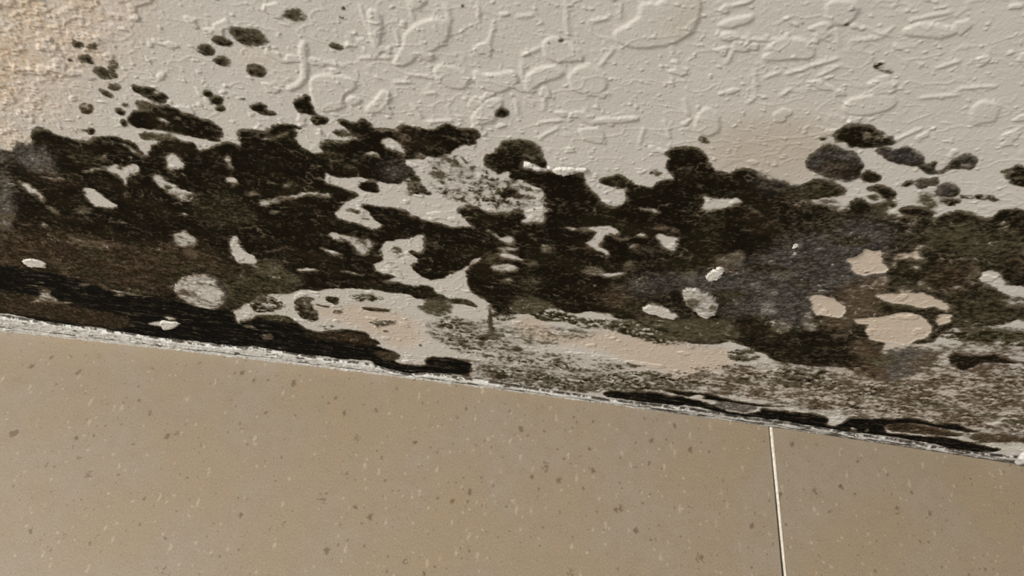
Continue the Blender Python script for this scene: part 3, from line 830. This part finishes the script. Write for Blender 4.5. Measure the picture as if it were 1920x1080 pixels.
# ------------------------------------------------------------------ materials
class Nodes:
    def __init__(self, name):
        self.m = bpy.data.materials.new(name); self.m.use_nodes = True
        self.t = self.m.node_tree; self.n = self.t.nodes; self.b = self.n['Principled BSDF']
    def link(self, a, b): self.t.links.new(a, b)
    def put(self, sock, v):
        if isinstance(v, bpy.types.NodeSocket): self.link(v, sock)
        elif isinstance(v, (tuple, list)): sock.default_value = tuple(v) + ((1,) if len(v) == 3 and sock.type == 'RGBA' else ())
        else: sock.default_value = v
    def math(self, op, a, b=0.0, clamp=False):
        n = self.n.new('ShaderNodeMath'); n.operation = op; n.use_clamp = clamp
        self.put(n.inputs[0], a); self.put(n.inputs[1], b); return n.outputs[0]
    def ss(self, lo, hi, v):
        n = self.n.new('ShaderNodeMapRange'); n.interpolation_type = 'SMOOTHSTEP'
        self.put(n.inputs[0], v); n.inputs[1].default_value = lo; n.inputs[2].default_value = hi
        n.inputs[3].default_value = 0; n.inputs[4].default_value = 1; return n.outputs[0]
    def mix(self, f, a, b, mode='MIX'):
        n = self.n.new('ShaderNodeMix'); n.data_type = 'RGBA'; n.blend_type = mode
        self.put(n.inputs[0], f); self.put(n.inputs[6], a); self.put(n.inputs[7], b); return n.outputs[2]
    def pos(self):
        if not hasattr(self, '_p'): self._p = self.n.new('ShaderNodeNewGeometry').outputs['Position']
        return self._p
    def noise(self, scale, detail=3, rough=0.55, stretch=None):
        v = self.pos()
        if stretch:
            mp = self.n.new('ShaderNodeMapping'); mp.inputs['Scale'].default_value = stretch
            self.link(v, mp.inputs[0]); v = mp.outputs[0]
        n = self.n.new('ShaderNodeTexNoise'); n.inputs['Scale'].default_value = scale
        n.inputs['Detail'].default_value = detail; n.inputs['Roughness'].default_value = rough
        self.link(v, n.inputs['Vector']); return n.outputs['Fac']
    def voronoi(self, scale, stretch=None):
        v = self.pos()
        if stretch:
            mp = self.n.new('ShaderNodeMapping'); mp.inputs['Scale'].default_value = stretch
            self.link(v, mp.inputs[0]); v = mp.outputs[0]
        n = self.n.new('ShaderNodeTexVoronoi'); n.inputs['Scale'].default_value = scale
        self.link(v, n.inputs['Vector']); return n.outputs['Distance'], n.outputs['Color']
    def attr(self, name):
        a = self.n.new('ShaderNodeAttribute'); a.attribute_name = name
        s = self.n.new('ShaderNodeSeparateColor'); self.link(a.outputs['Color'], s.inputs[0]); return s.outputs
    def bump(self, h, strength, dist):
        n = self.n.new('ShaderNodeBump'); n.inputs['Strength'].default_value = strength; n.inputs['Distance'].default_value = dist
        self.link(h, n.inputs['Height']); self.link(n.outputs[0], self.b.inputs['Normal'])
    def done(self, col, rough, spec=0.3):
        self.put(self.b.inputs['Base Color'], col); self.put(self.b.inputs['Roughness'], rough)
        self.b.inputs['Specular IOR Level'].default_value = spec
        return self.m

def mouldy(name, base, rough, spec, bump=0.32):
    s = Nodes(name)
    film, tone, stain = s.attr('film'), s.attr('tone'), s.attr('stain')
    d, grey, brown = film[0], film[1], film[2]
    n_big = s.noise(35, 4); n_mid = s.noise(330, 4, 0.6); n_fine = s.noise(1300, 3, 0.65)
    n_str = s.noise(420, 4, 0.65, (1.0, 1.0, 2.2))
    plaster = s.mix(n_big, tuple(c * 0.94 for c in base), tuple(c * 1.05 for c in base))
    plaster = s.mix(s.ss(0.35, 0.75, n_fine), plaster, tuple(c * 0.93 for c in base))
    o_f = s.math('MULTIPLY', stain[0], s.ss(0.30, 0.62, n_mid))
    plaster = s.mix(s.math('MULTIPLY', stain[0], 0.45), plaster, (0.68, 0.56, 0.42))
    plaster = s.mix(s.math('MULTIPLY', o_f, 0.55), plaster, (0.58, 0.40, 0.235))
    plaster = s.mix(s.math('MULTIPLY', stain[1], 0.6), plaster, (0.46, 0.375, 0.275))
    plaster = s.mix(s.math('MULTIPLY', tone[2], 0.85), plaster, (0.60, 0.505, 0.395))
    plaster = s.mix(s.math('MULTIPLY', tone[2], s.ss(0.5, 0.7, n_mid)), plaster, (0.555, 0.455, 0.35))
    thin = (0.112, 0.090, 0.058)
    for f, c in ((grey, (0.128, 0.114, 0.098)), (brown, (0.118, 0.083, 0.052)), (tone[0], (0.100, 0.085, 0.049))):
        thin = s.mix(f, thin, c)
    dark = (0.0078, 0.0058, 0.0024)
    for f, c in ((grey, (0.033, 0.0280, 0.0235)), (brown, (0.0215, 0.0138, 0.0062)), (tone[0], (0.0145, 0.0118, 0.0045)), (tone[1], (0.0018, 0.0018, 0.0016))):
        dark = s.mix(f, dark, c)
    dj = s.math('ADD', d, s.math('MULTIPLY', s.math('SUBTRACT', n_str, 0.5), s.math('MULTIPLY', s.ss(0.04, 0.4, d), 0.60)))
    col = s.mix(s.ss(0.06, 0.52, dj), plaster, thin)
    col = s.mix(s.ss(0.46, 0.95, dj), col, dark)
    h = s.math('ADD', s.math('MULTIPLY', n_mid, 0.6), s.math('MULTIPLY', n_fine, 0.5))
    s.bump(h, bump, 0.0006)
    return s.done(col, rough, spec)

MAT_WALL = mouldy('painted_plaster', (0.625, 0.593, 0.536), 0.72, 0.25)
MAT_MOULD = mouldy('mould_film', (0.625, 0.593, 0.536), 0.9, 0.06)
MAT_BAND = mouldy('wet_black_mould', (0.625, 0.593, 0.536), 0.65, 0.05)
MAT_SEAL = mouldy('old_sealant', (0.68, 0.675, 0.63), 0.5, 0.35, 0.10)
MAT_FLAKE = mouldy('loose_paint', (0.66, 0.63, 0.57), 0.6, 0.3)

# ------------------------------------------------------------------ wall and what grows on it
sheet_cells = np.ones((NFZ - 1, NFX - 1), bool)
wall = sheet('wall_back', sheet_cells, np.zeros_like(D), MAT_WALL, origin=(0, 0, 0))
tag(wall, kind='structure', label='textured off-white plaster wall with a stained, mouldy foot')
# solid body behind the face
def box_mesh(name, x0, x1, y0, y1, z0, z1, mat, bevel=0.0, parent=None):
    bm = bmesh.new()
    bmesh.ops.create_cube(bm, size=1)
    cx, cy, cz = (x0 + x1) / 2, (y0 + y1) / 2, z1
    for v in bm.verts:
        v.co = Vector(((x0 + x1) / 2 - cx + v.co.x * (x1 - x0), v.co.y * (y1 - y0), (z0 + z1) / 2 - cz + v.co.z * (z1 - z0)))
    if bevel:
        bmesh.ops.bevel(bm, geom=[e for e in bm.edges], offset=bevel, segments=2, affect='EDGES')
    me = bpy.data.meshes.new(name); bm.to_mesh(me); bm.free()
    me.materials.append(mat)
    o = bpy.data.objects.new(name, me); COL.objects.link(o)
    o.location = (cx, cy, cz)
    if parent: o.parent = parent
    return o

INFO = {
 'left_growth': ('mould_growth', 'mould', 'large black-brown mould mass with pale islands filling the left half of the wall', 'large mould masses'),
 'right_growth': ('mould_growth', 'mould', 'large dark mould mass spreading from the feathery colony to the right edge', 'large mould masses'),
 'grey_crust': ('mould_crust', 'mould', 'charcoal grey crusted mould patch surrounding the peeled beige spots', None),
 'upper_growth': ('mould_patch', 'mould', 'elongated black mould patch just above the left mass, with a pale slit', 'mould colonies'),
 'left_band': ('mould_band', 'mould', 'long jet-black mould band above the wide part of the sealant', 'black bands along the floor'),
 'right_band': ('mould_band', 'mould', 'thin jet-black mould band above the grout line and the plaster crumb', 'black bands along the floor'),
 'spot_a': ('mould_spot', 'mould', 'topmost of three small round black dots in a diagonal row', 'mould colonies'),
 'spot_b': ('mould_spot', 'mould', 'largest, middle one of three small round black dots', 'mould colonies'),
 'spot_c': ('mould_spot', 'mould', 'lowest of three small round black dots in a diagonal row', 'mould colonies'),
 'spot_d': ('mould_spot', 'mould', 'tiny black dot between the three round dots and the hook-shaped spot', 'mould colonies'),
 'oval_a': ('mould_patch', 'mould', 'dark oval mould patch with a tail, first in the row of ovals on upper plaster', 'mould colonies'),
 'oval_b': ('mould_patch', 'mould', 'greyish oval mould patch between the tailed oval and the streaky brush-like patch', 'mould colonies'),
 'oval_c': ('mould_patch', 'mould', 'pointed oval mould patch just below the tailed oval on upper plaster', 'mould colonies'),
 'feather_a': ('mould_patch', 'mould', 'streaky brush-like mould patch ending the row of ovals on upper plaster', 'mould colonies'),
 'diamond_a': ('mould_patch', 'mould', 'diamond-shaped mould patch on the faint orange tint below the brush-like patch', 'mould colonies'),
 'feather_b': ('mould_patch', 'mould', 'soft grey-black smudge near the top edge of the wall, highest large patch', 'mould colonies'),
 'flake_mark': ('mould_patch', 'mould', 'broken brown-black mould fleck on the orange stained corner', 'mould colonies'),
 'wedge_a': ('mould_patch', 'mould', 'olive wedge-shaped mould patch just below the broken fleck', 'mould colonies'),
 'slash_a': ('mould_patch', 'mould', 'short slanting mould slash with a pale grey shoulder, under the olive wedge', 'mould colonies'),
 'smear_a': ('mould_patch', 'mould', 'long slanting mould smear with a pale spot, right above the elongated patch', 'mould colonies'),
 'round_a': ('mould_patch', 'mould', 'lone round faded mould ring left of the small slanting spots', 'mould colonies'),
 'small_a': ('mould_spot', 'mould', 'small faint grey mould spot under the slanting slash', 'mould colonies'),
 'small_b': ('mould_spot', 'mould', 'small dark slanting mould spot between faint grey spot and faded ring', 'mould colonies'),
 'small_c': ('mould_spot', 'mould', 'small black mould spot touching the tip of the elongated patch', 'mould colonies'),
 'small_d': ('mould_spot', 'mould', 'small black dot at the end of a thin streak, above the left mass', 'mould colonies'),
 'notch': ('mould_patch', 'mould', 'tooth-shaped solid black patch standing above the left mass', 'mould colonies'),
 'notch_b': ('mould_patch', 'mould', 'short black patch at the foot of the tooth-shaped patch', 'mould colonies'),
 'lens_a': ('mould_patch', 'mould', 'small olive lens-shaped spot in the pale pocket at the top of the left mass', 'mould colonies'),
 'hook': ('mould_spot', 'mould', 'black hook-shaped mould spot left of the tooth-shaped patch', 'mould colonies'),
 'pebble': ('mould_spot', 'mould', 'isolated black pebble-shaped spot on the pale channel inside the mould', 'mould colonies'),
 'dot_far': ('mould_spot', 'mould', 'lone oval black dot on clean plaster above the feathery colony', 'mould colonies'),
 'leaf_a': ('mould_patch', 'mould', 'black leaf-shaped patch on the crest above a pale hollow, mid wall', 'mould colonies'),
 'pin_a': ('mould_spot', 'mould', 'single pinprick black dot on white plaster at top centre', 'mould colonies'),
 'pin_b': ('mould_spot', 'mould', 'pinprick black dot on a bright plaster ridge, right of the topmost centre dot', 'mould colonies'),
 'pin_c': ('mould_spot', 'mould', 'pinprick black dot right of the soft grey-black smudge at the top', 'mould colonies'),
 'pin_d': ('mould_spot', 'mould', 'short thin black dash beside a plaster ridge near the top right edge', 'mould colonies'),
 'feather_c': ('mould_spot', 'mould', 'faint brown mould fleck on white plaster right of the diamond patch', 'mould colonies'),
 'feather_d': ('mould_spot', 'mould', 'faint brown broken fleck on plaster above the dark dome-shaped colony', 'mould colonies'),
 'dash': ('mould_spot', 'mould', 'thin black slanting dash above the twin-lobed black hump', 'mould colonies'),
 'grey_patch': ('mould_patch', 'mould', 'rough charcoal grey patch below the dark dome-shaped colony', 'mould colonies'),
 'dome': ('mould_patch', 'mould', 'dark dome-shaped oval colony with a pale fleck, highest on the right', 'mould colonies'),
 'dot_b': ('mould_spot', 'mould', 'small dark dot left of the dome-shaped colony', 'mould colonies'),
 'chain': ('mould_patch', 'mould', 'curved chain of grey-brown mould trailing right from the dome-shaped colony', 'mould colonies'),
 'chip_a': ('mould_spot', 'mould', 'small black slanted chip of mould below the curved chain', 'mould colonies'),
 'twin': ('mould_spot', 'mould', 'pair of touching round grey-brown spots under the curved chain', 'mould colonies'),
 'comma': ('mould_patch', 'mould', 'dark comma-shaped patch below the rough grey patch', 'mould colonies'),
 'bar': ('mould_spot', 'mould', 'short flat dark bar directly under the comma-shaped patch', 'mould colonies'),
 'round_b': ('mould_patch', 'mould', 'round dark grey-brown patch right of the pair of touching spots', 'mould colonies'),
 'edge_patch': ('mould_patch', 'mould', 'ragged brown-black patch cut off by the right edge of the photo', 'mould colonies'),
 'green_patch': ('mould_patch', 'mould', 'ragged greenish black patch low on the right, apart from the grey crust', 'mould colonies'),
 'specks': ('mould_specks', 'mould specks', 'fine dark mould specks scattered over the pale lower wall', None),
}
def islands(cells):
    todo = cells.copy(); out = []
    nz, nx = cells.shape
    while True:
        left = np.nonzero(todo.ravel())[0]
        if not len(left): break
        stack = [int(left[0])]; flat = todo.ravel(); flat[stack[0]] = False; got = []
        while stack:
            k = stack.pop(); got.append(k)
            j, i = divmod(k, nx)
            for dj in (-1, 0, 1):
                for di in (-1, 0, 1):
                    a, b = j + dj, i + di
                    if 0 <= a < nz and 0 <= b < nx and flat[a * nx + b]:
                        flat[a * nx + b] = False; stack.append(a * nx + b)
        todo = flat.reshape(cells.shape)
        m = np.zeros(cells.size, bool); m[got] = True
        out.append(m.reshape(cells.shape))
    return sorted(out, key=lambda m: -m.sum())
lump = full(fbm(0.005, 0.004, 301, 3))
solid = D > 0.34
ENDS = blur(solid.astype(float), 2, 1)
cell_own = OWNER[:-1, :-1].copy()
loose = np.zeros(cell_own.shape, bool)
cell_d = np.maximum(np.maximum(D[:-1, :-1], D[1:, :-1]), np.maximum(D[:-1, 1:], D[1:, 1:])) > 0.36
LIFT = (0.00006 + 0.00028 * sstep(0.4, 0.95, D) + 0.00012 * np.clip(lump, -1, 1) * sstep(0.5, 0.9, D))
for t, (name, cat, label, group) in INFO.items():
    if t not in TAGS: continue
    k = TAGS.index(t)
    cells = cell_d & (cell_own == k)
    mat = MAT_BAND if 'band' in t else MAT_MOULD
    parts_of = [cells | loose] if t == 'specks' else islands(cells)
    if not parts_of: continue
    o = sheet(name, parts_of[0], LIFT, mat)
    for extra in parts_of[1:]:                  # islands cut off from their colony
        if abs(FX[np.nonzero(extra)[1]].mean()) > 0.45: continue
        n_cells = int(extra.sum())
        if t == 'right_growth' and n_cells > 100: cell_own[extra] = TAGS.index('grey_crust')
        elif t == 'right_band' and n_cells > 800 and 0.34 < FX[np.nonzero(extra)[1]].mean() < 0.41:
            tag(sheet(name, extra, LIFT, mat), 'short brown mould tail touching the plaster crumb at the right end', cat, group)
        else: loose |= extra
    if o is None: continue
    if t == 'specks': tag(o, label, cat, group, 'stuff')
    else: tag(o, label, cat, group)

# ------------------------------------------------------------------ old sealant along the foot of the wall
tp = np.array([-300, 560, 0, 589, 50, 597, 112, 605, 185, 615, 237, 622, 300, 632, 362, 641, 425, 646, 487, 650, 525, 656, 575, 665, 612, 671, 650, 675, 700, 681, 735, 692,
               770, 699, 800, 697, 880, 708, 920, 713, 975, 722, 1025, 730, 1090, 739, 1132, 746, 1200, 753, 1280, 762, 1350, 772, 1405, 782, 1535, 798, 1605, 812, 1660, 818,
               1677, 820, 1765, 837, 1865, 850, 1900, 853, 2200, 900], float).reshape(-1, 2)
sx, sz = to_wall(tp[:, 0], tp[:, 1])
ztop = np.interp(FX, sx, np.maximum(sz, 0.003))
jag = full(fbm(0.006, 0.006, 401, 3, 0.7))
zt = ztop[None, :] + jag * 0.0013 * (0.3 + ztop[None, :] / 0.02)
e = (zt - FZZ)
prof = np.sqrt(np.clip(e / 0.003, 0, 1)) * 0.0016
streak = full(fbm(0.02, 0.0022, 411, 3, 0.6))
lowline = 0.30 * ztop[None, :]
groove = np.exp(-((FZZ - lowline - 0.0006 * jag) / 0.0008) ** 2) * sstep(-0.12, 0.25, streak) * (ztop[None, :] > 0.006)
seal_d = 0.12 + 0.55 * sstep(0.28, 0.6, full(fbm(0.012, 0.0035, 421, 4, 0.6))) * sstep(0.8, 1.3, FZZ / (lowline + 1e-5)) + 0.9 * groove
seal_d += 0.6 * sstep(0.0022, 0.0004, e) * sstep(0.0, 0.5, jag + 0.3)
seal_d += (0.12 + 0.35 * sstep(0.0, 0.5, streak)) * sstep(-0.1, 0.25, FXX)
prof = prof - groove * 0.0009 + 0.00015 * lump * sstep(0, 0.002, e)
ec = e[:-1, :-1] > 0
ec &= (FZZ[:-1, :-1] < 0.06)
seal_film = FILM.copy(); seal_film[..., 0] = np.clip(seal_d, 0, 0.95); seal_film[..., 1] = 0.8
keep_tone, keep_stain = TONE, STAIN
TONE = np.zeros_like(TONE); STAIN = np.zeros_like(STAIN)
o = sheet('sealant_strip', ec, np.maximum(prof, 0.0001) + 0.0004, MAT_SEAL, film=seal_film)
tag(o, 'cracked whitish strip of old sealant where the mouldy wall meets the floor tiles', 'sealant')

# ------------------------------------------------------------------ loose flakes and blisters of paint, as grid patches lifted off the wall
def patch(name, tile, pts, lift, edge, label, group=None, mat=MAT_FLAKE, dirt=0.06, tone_g=0.5, ell=False, cat='paint flake', blister=False):
    got = fill(outline(tile, pts, ell), 0.35)
    rs, cs, a = got
    core = np.zeros((NZ, NX)); core[rs, cs] = a
    core = warp(core)
    A = np.zeros((NFZ, NFX)); A[:NZ, 80:80 + NX] = core
    A = np.clip(A + (0.0 if blister else 0.45) * (A > 0.03) * (A < 0.98) * np.clip(CRUMB + 0.6 * SPECK, -1, 0.6), 0, 1)
    cells = A[:-1, :-1] > 0.45
    film = FILM.copy()
    if not blister: film[..., 0] = np.clip(dirt + 0.22 * sstep(0.1, 0.6, MOTT2), 0, 1)
    if not blister: film[..., 1] = tone_g
    off = 0.0004 + lift * sstep(0.4, edge, A) + 0.00015 * CRUMB
    o = sheet(name, cells, off, mat, film=film)
    return tag(o, label, cat, group)
FG = 'loose paint flakes on the mouldy wall'
patch('paint_flake', 'G', [900, 636, 960, 662, 1060, 648, 1180, 652, 1225, 672, 1150, 686, 1085, 680, 1032, 720, 940, 692], 0.0008, 0.9, 'jagged white paint flake curling along the upper edge of the black growth', FG)
patch('paint_flake', 'G', [705, 608, 760, 622, 860, 652, 862, 682, 790, 668, 730, 642], 0.0010, 0.9, 'narrow white paint sliver inside the feathery black colony', FG)
patch('paint_flake', 'C', [165, 362, 210, 338, 285, 343, 362, 380, 342, 402, 230, 397], 0.0006, 0.9, 'small crumbly white paint flake just above the black band at far left', FG)
patch('paint_flake', 'C', [1190, 812, 1225, 800, 1342, 808, 1332, 850, 1252, 872, 1212, 842], 0.0010, 0.9, 'shiny white paint chip stuck in the black band above the sealant', FG)
patch('paint_flake', 'K', [556, 392, 610, 338, 722, 308, 690, 372, 620, 424, 578, 412], 0.0011, 0.9, 'bright angular paint flake above the mottled bubble in the grey crust', FG)
patch('paint_flake', 'J', [1245, 1042, 27, 14], 0.0009, 0.9, 'tiny bright white paint dot on the dark grey crust', FG, ell=True, dirt=0.0)
BL = 'raised blisters of paint'
patch('paint_blister', 'C', [1300, 560, 1340, 500, 1440, 458, 1560, 448, 1640, 500, 1690, 560, 1710, 640, 1690, 702, 1580, 706, 1450, 682, 1350, 632], 0.0016, 1.3, 'large pale oval paint blister above the left end of the black band', BL, cat='paint blister', blister=True, mat=MAT_WALL)
patch('paint_blister', 'K', [378, 490, 440, 460, 500, 470, 560, 480, 640, 540, 680, 600, 650, 680, 580, 708, 520, 680, 430, 600, 410, 560], 0.0016, 1.2, 'mottled grey-white paint bubble beside the white sliver in the grey crust', BL, cat='paint blister', blister=True, mat=MAT_WALL)
patch('paint_blister', 'H', [1600, 900, 1680, 870, 1760, 880, 1900, 960, 1880, 980, 1790, 990, 1690, 950, 1620, 930], 0.0014, 1.2, 'long pale lens-shaped paint blister under the grey crust', BL, cat='paint blister', blister=True, mat=MAT_WALL)
TONE, STAIN = keep_tone, keep_stain

# ------------------------------------------------------------------ floor: tiles, grout joint, bed
def tile_mat():
    s = Nodes('beige_stone_tile')
    big = s.noise(13, 3, 0.5); mid = s.noise(90, 5, 0.7); fine = s.noise(820, 4, 0.75, (1.15, 0.85, 1)); grit = s.noise(1800, 2, 0.6)
    col = s.mix(s.ss(0.36, 0.64, big), (0.252, 0.192, 0.120), (0.250, 0.208, 0.156))
    col = s.mix(s.ss(0.35, 0.7, mid), col, (0.234, 0.184, 0.124))
    col = s.mix(s.math('MULTIPLY', s.ss(0.50, 0.70, fine), 0.50), col, (0.37, 0.305, 0.225))
    col = s.mix(s.math('MULTIPLY', s.ss(0.50, 0.30, fine), 0.50), col, (0.16, 0.12, 0.078))
    col = s.mix(s.math('MULTIPLY', s.ss(0.52, 0.70, grit), 0.35), col, (0.37, 0.31, 0.235))
    col = s.mix(s.math('MULTIPLY', s.ss(0.48, 0.32, grit), 0.30), col, (0.19, 0.145, 0.095))
    wob = s.math('MULTIPLY', s.math('SUBTRACT', s.noise(420, 3, 0.7), 0.5), 0.62)
    for scale, r0, r1, keep, c, amt in ((85, 0.12, 0.24, 0.58, (0.105, 0.070, 0.040), 0.72), (170, 0.12, 0.26, 0.66, (0.125, 0.085, 0.050), 0.65), (42, 0.07, 0.15, 0.50, (0.115, 0.075, 0.043), 0.70), (290, 0.12, 0.28, 0.72, (0.14, 0.098, 0.06), 0.6)):
        dist, rnd = s.voronoi(scale, (1.1, 0.9, 0.3))
        sp = s.n.new('ShaderNodeSeparateColor'); s.link(rnd, sp.inputs[0])
        size = s.math('MULTIPLY', sp.outputs[1], 0.12)
        dd = s.math('ADD', s.math('ADD', dist, wob), size)
        f = s.math('MULTIPLY', s.ss(r1, r0, dd), s.math('GREATER_THAN', sp.outputs[0], keep))
        col = s.mix(s.math('MULTIPLY', f, amt), col, c)
    for scale, st, keep in ((110, (1.3, 0.5, 0.3), 0.72), (200, (0.8, 0.7, 0.3), 0.7)):
        dist, rnd = s.voronoi(scale, st)
        sp = s.n.new('ShaderNodeSeparateColor'); s.link(rnd, sp.inputs[0])
        f = s.math('MULTIPLY', s.ss(0.20, 0.08, s.math('ADD', dist, wob)), s.math('GREATER_THAN', sp.outputs[2], keep))
        col = s.mix(s.math('MULTIPLY', f, 0.42), col, (0.43, 0.36, 0.27))
    s.bump(s.math('ADD', fine, grit), 0.12, 0.0003)
    return s.done(col, 0.55, 0.3)
MAT_TILE = tile_mat()
def plain(name, a, b, scale, rough):
    s = Nodes(name)
    n = s.noise(scale, 4, 0.65)
    s.bump(n, 0.3, 0.0005)
    return s.done(s.mix(s.ss(0.35, 0.65, n), a, b), rough, 0.25)
MAT_BED = plain('dirty_mortar', (0.035, 0.028, 0.02), (0.085, 0.068, 0.05), 300, 0.9)
MAT_GROUT = plain('pale_grout', (0.50, 0.45, 0.37), (0.68, 0.63, 0.54), 400, 0.8)

floor = box_mesh('floor', -0.72, 0.86, -0.75, 0.004, -0.03, -0.004, MAT_BED)
tag(floor, kind='structure', label='floor of speckled beige stone tiles below the mouldy wall')
jx0, jy0 = to_floor(1445.3, 798.7); jx1, jy1 = to_floor(1471.1, 1078)
jx = (jx0 + jx1) / 2
def tile(x0, x1, label, gap0, gap1):
    """a slab whose back edge runs gap0..gap1 off the wall"""
    bm = bmesh.new()
    xs = np.linspace(x0, x1, 25)
    back = [(-0.0002 + float(bow(np.array(x))) - (gap0 + (gap1 - gap0) * (i / 24))) for i, x in enumerate(xs)]
    top_b = [bm.verts.new((x - x0, y, 0)) for x, y in zip(xs, back)]
    top_f = [bm.verts.new((x - x0, -0.60, 0)) for x in xs]
    bot_b = [bm.verts.new((x - x0, y, -0.009)) for x, y in zip(xs, back)]
    bot_f = [bm.verts.new((x - x0, -0.60, -0.009)) for x in xs]
    n = len(xs)
    for i in range(n - 1):
        bm.faces.new((top_f[i], top_f[i + 1], top_b[i + 1], top_b[i]))
        bm.faces.new((bot_f[i], bot_b[i], bot_b[i + 1], bot_f[i + 1]))
        bm.faces.new((top_b[i], top_b[i + 1], bot_b[i + 1], bot_b[i]))
        bm.faces.new((top_f[i], bot_f[i], bot_f[i + 1], top_f[i + 1]))
    bm.faces.new((top_f[0], top_b[0], bot_b[0], bot_f[0]))
    bm.faces.new((top_f[-1], bot_f[-1], bot_b[-1], top_b[-1]))
    bmesh.ops.recalc_face_normals(bm, faces=bm.faces)
    ed = [e for e in bm.edges if e.is_manifold and e.calc_face_angle(0) > 0.8 and max(v.co.z for v in e.verts) > -0.001]
    bmesh.ops.bevel(bm, geom=ed, offset=0.0006, segments=2, affect='EDGES')
    me = bpy.data.meshes.new('floor_tile'); bm.to_mesh(me); bm.free()
    me.materials.append(MAT_TILE)
    o = bpy.data.objects.new('floor_tile', me); COL.objects.link(o)
    o.parent = floor
    o.location = Vector((x0, 0, 0)) - floor.location
    o['label'] = label
    return o
W = 0.6
JW = 0.0027
tile(jx - JW / 2 - W, jx - JW / 2, 'long beige stone tile left of the white grout line', 0.0, 0.0016)
tile(jx + JW / 2, jx + JW / 2 + W, 'beige stone tile right of the white grout line', 0.0018, 0.0034)
tile(jx - JW * 1.5 - 2 * W, jx - JW * 1.5 - W, 'next beige stone tile beyond the left edge of the view', 0.0, 0.0)
# grout: sits against the right tile, and leaves an open slit along the left tile that widens away from the wall
bm = bmesh.new()
ys = np.linspace(float(bow(np.array(jx))) - 0.0022, -0.60, 160)
rng = np.random.RandomState(3)
rows = []
for k, y in enumerate(ys):
    slit = JW * (0.16 + 0.36 * min(1, max(0, (-y - 0.01) / 0.09))) + rng.rand() * 0.00025
    xa, xb = jx - JW / 2 + slit, jx + JW / 2
    zt_ = -0.0004 + rng.rand() * 0.00025
    rows.append([bm.verts.new((xa, y, -0.004)), bm.verts.new((xa + 0.0002, y, zt_ - 0.0002)), bm.verts.new(((xa + xb) / 2, y, zt_ + 0.0002)), bm.verts.new((xb, y, zt_))])
for a, b in zip(rows[:-1], rows[1:]):
    for i in range(3): bm.faces.new((a[i], b[i], b[i + 1], a[i + 1]))
bmesh.ops.recalc_face_normals(bm, faces=bm.faces)
for v in bm.verts: v.co -= floor.location
me = bpy.data.meshes.new('grout_joint'); bm.to_mesh(me); bm.free()
for p in me.polygons: p.use_smooth = True
me.materials.append(MAT_GROUT)
grout = bpy.data.objects.new('grout_joint', me); COL.objects.link(grout); grout.parent = floor
g2 = grout.copy(); COL.objects.link(g2); g2.parent = floor; g2.location.x -= W + JW
g2['label'] = 'grout line beyond the left edge of the view'
grout['label'] = 'thin white grout line between the two tiles'

# ------------------------------------------------------------------ crumb of plaster on the joint at the far right
def lump_obj(name, px, py, size, seed, mat, label, cat, group=None):
    x, z = to_wall([px], [py]); x = float(x[0]); z = max(0.0, float(z[0]))
    bm = bmesh.new()
    bmesh.ops.create_icosphere(bm, subdivisions=4, radius=1)
    r = random.Random(seed)
    dirs = [(Vector((r.uniform(-1, 1), r.uniform(-1, 1), r.uniform(-1, 1))).normalized(), r.uniform(0.55, 0.85)) for _ in range(16)]
    for v in bm.verts:
        n = v.co.normalized()
        s = 1.0
        for d_, h_ in dirs:
            k = n.dot(d_)
            if k > h_: s = min(s, h_ / k)
        v.co = Vector((n.x * s * size[0], n.y * s * size[1], n.z * s * size[2] + size[2]))
    for f in bm.faces: f.smooth = False
    me = bpy.data.meshes.new(name); bm.to_mesh(me); bm.free(); me.materials.append(mat)
    o = bpy.data.objects.new(name, me); COL.objects.link(o)
    o.location = (x, float(bow(np.array(x))) - size[1] * 0.9, z)
    return tag(o, label, cat, group)
MAT_CRUMB = plain('white_plaster', (0.40, 0.38, 0.37), (0.66, 0.63, 0.60), 350, 0.85)
lump_obj('plaster_crumb', 1903, 858, (0.0055, 0.0045, 0.0105), 4, MAT_CRUMB, 'jagged pale plaster crumb wedged at the right end of the sealant strip', 'plaster crumb')
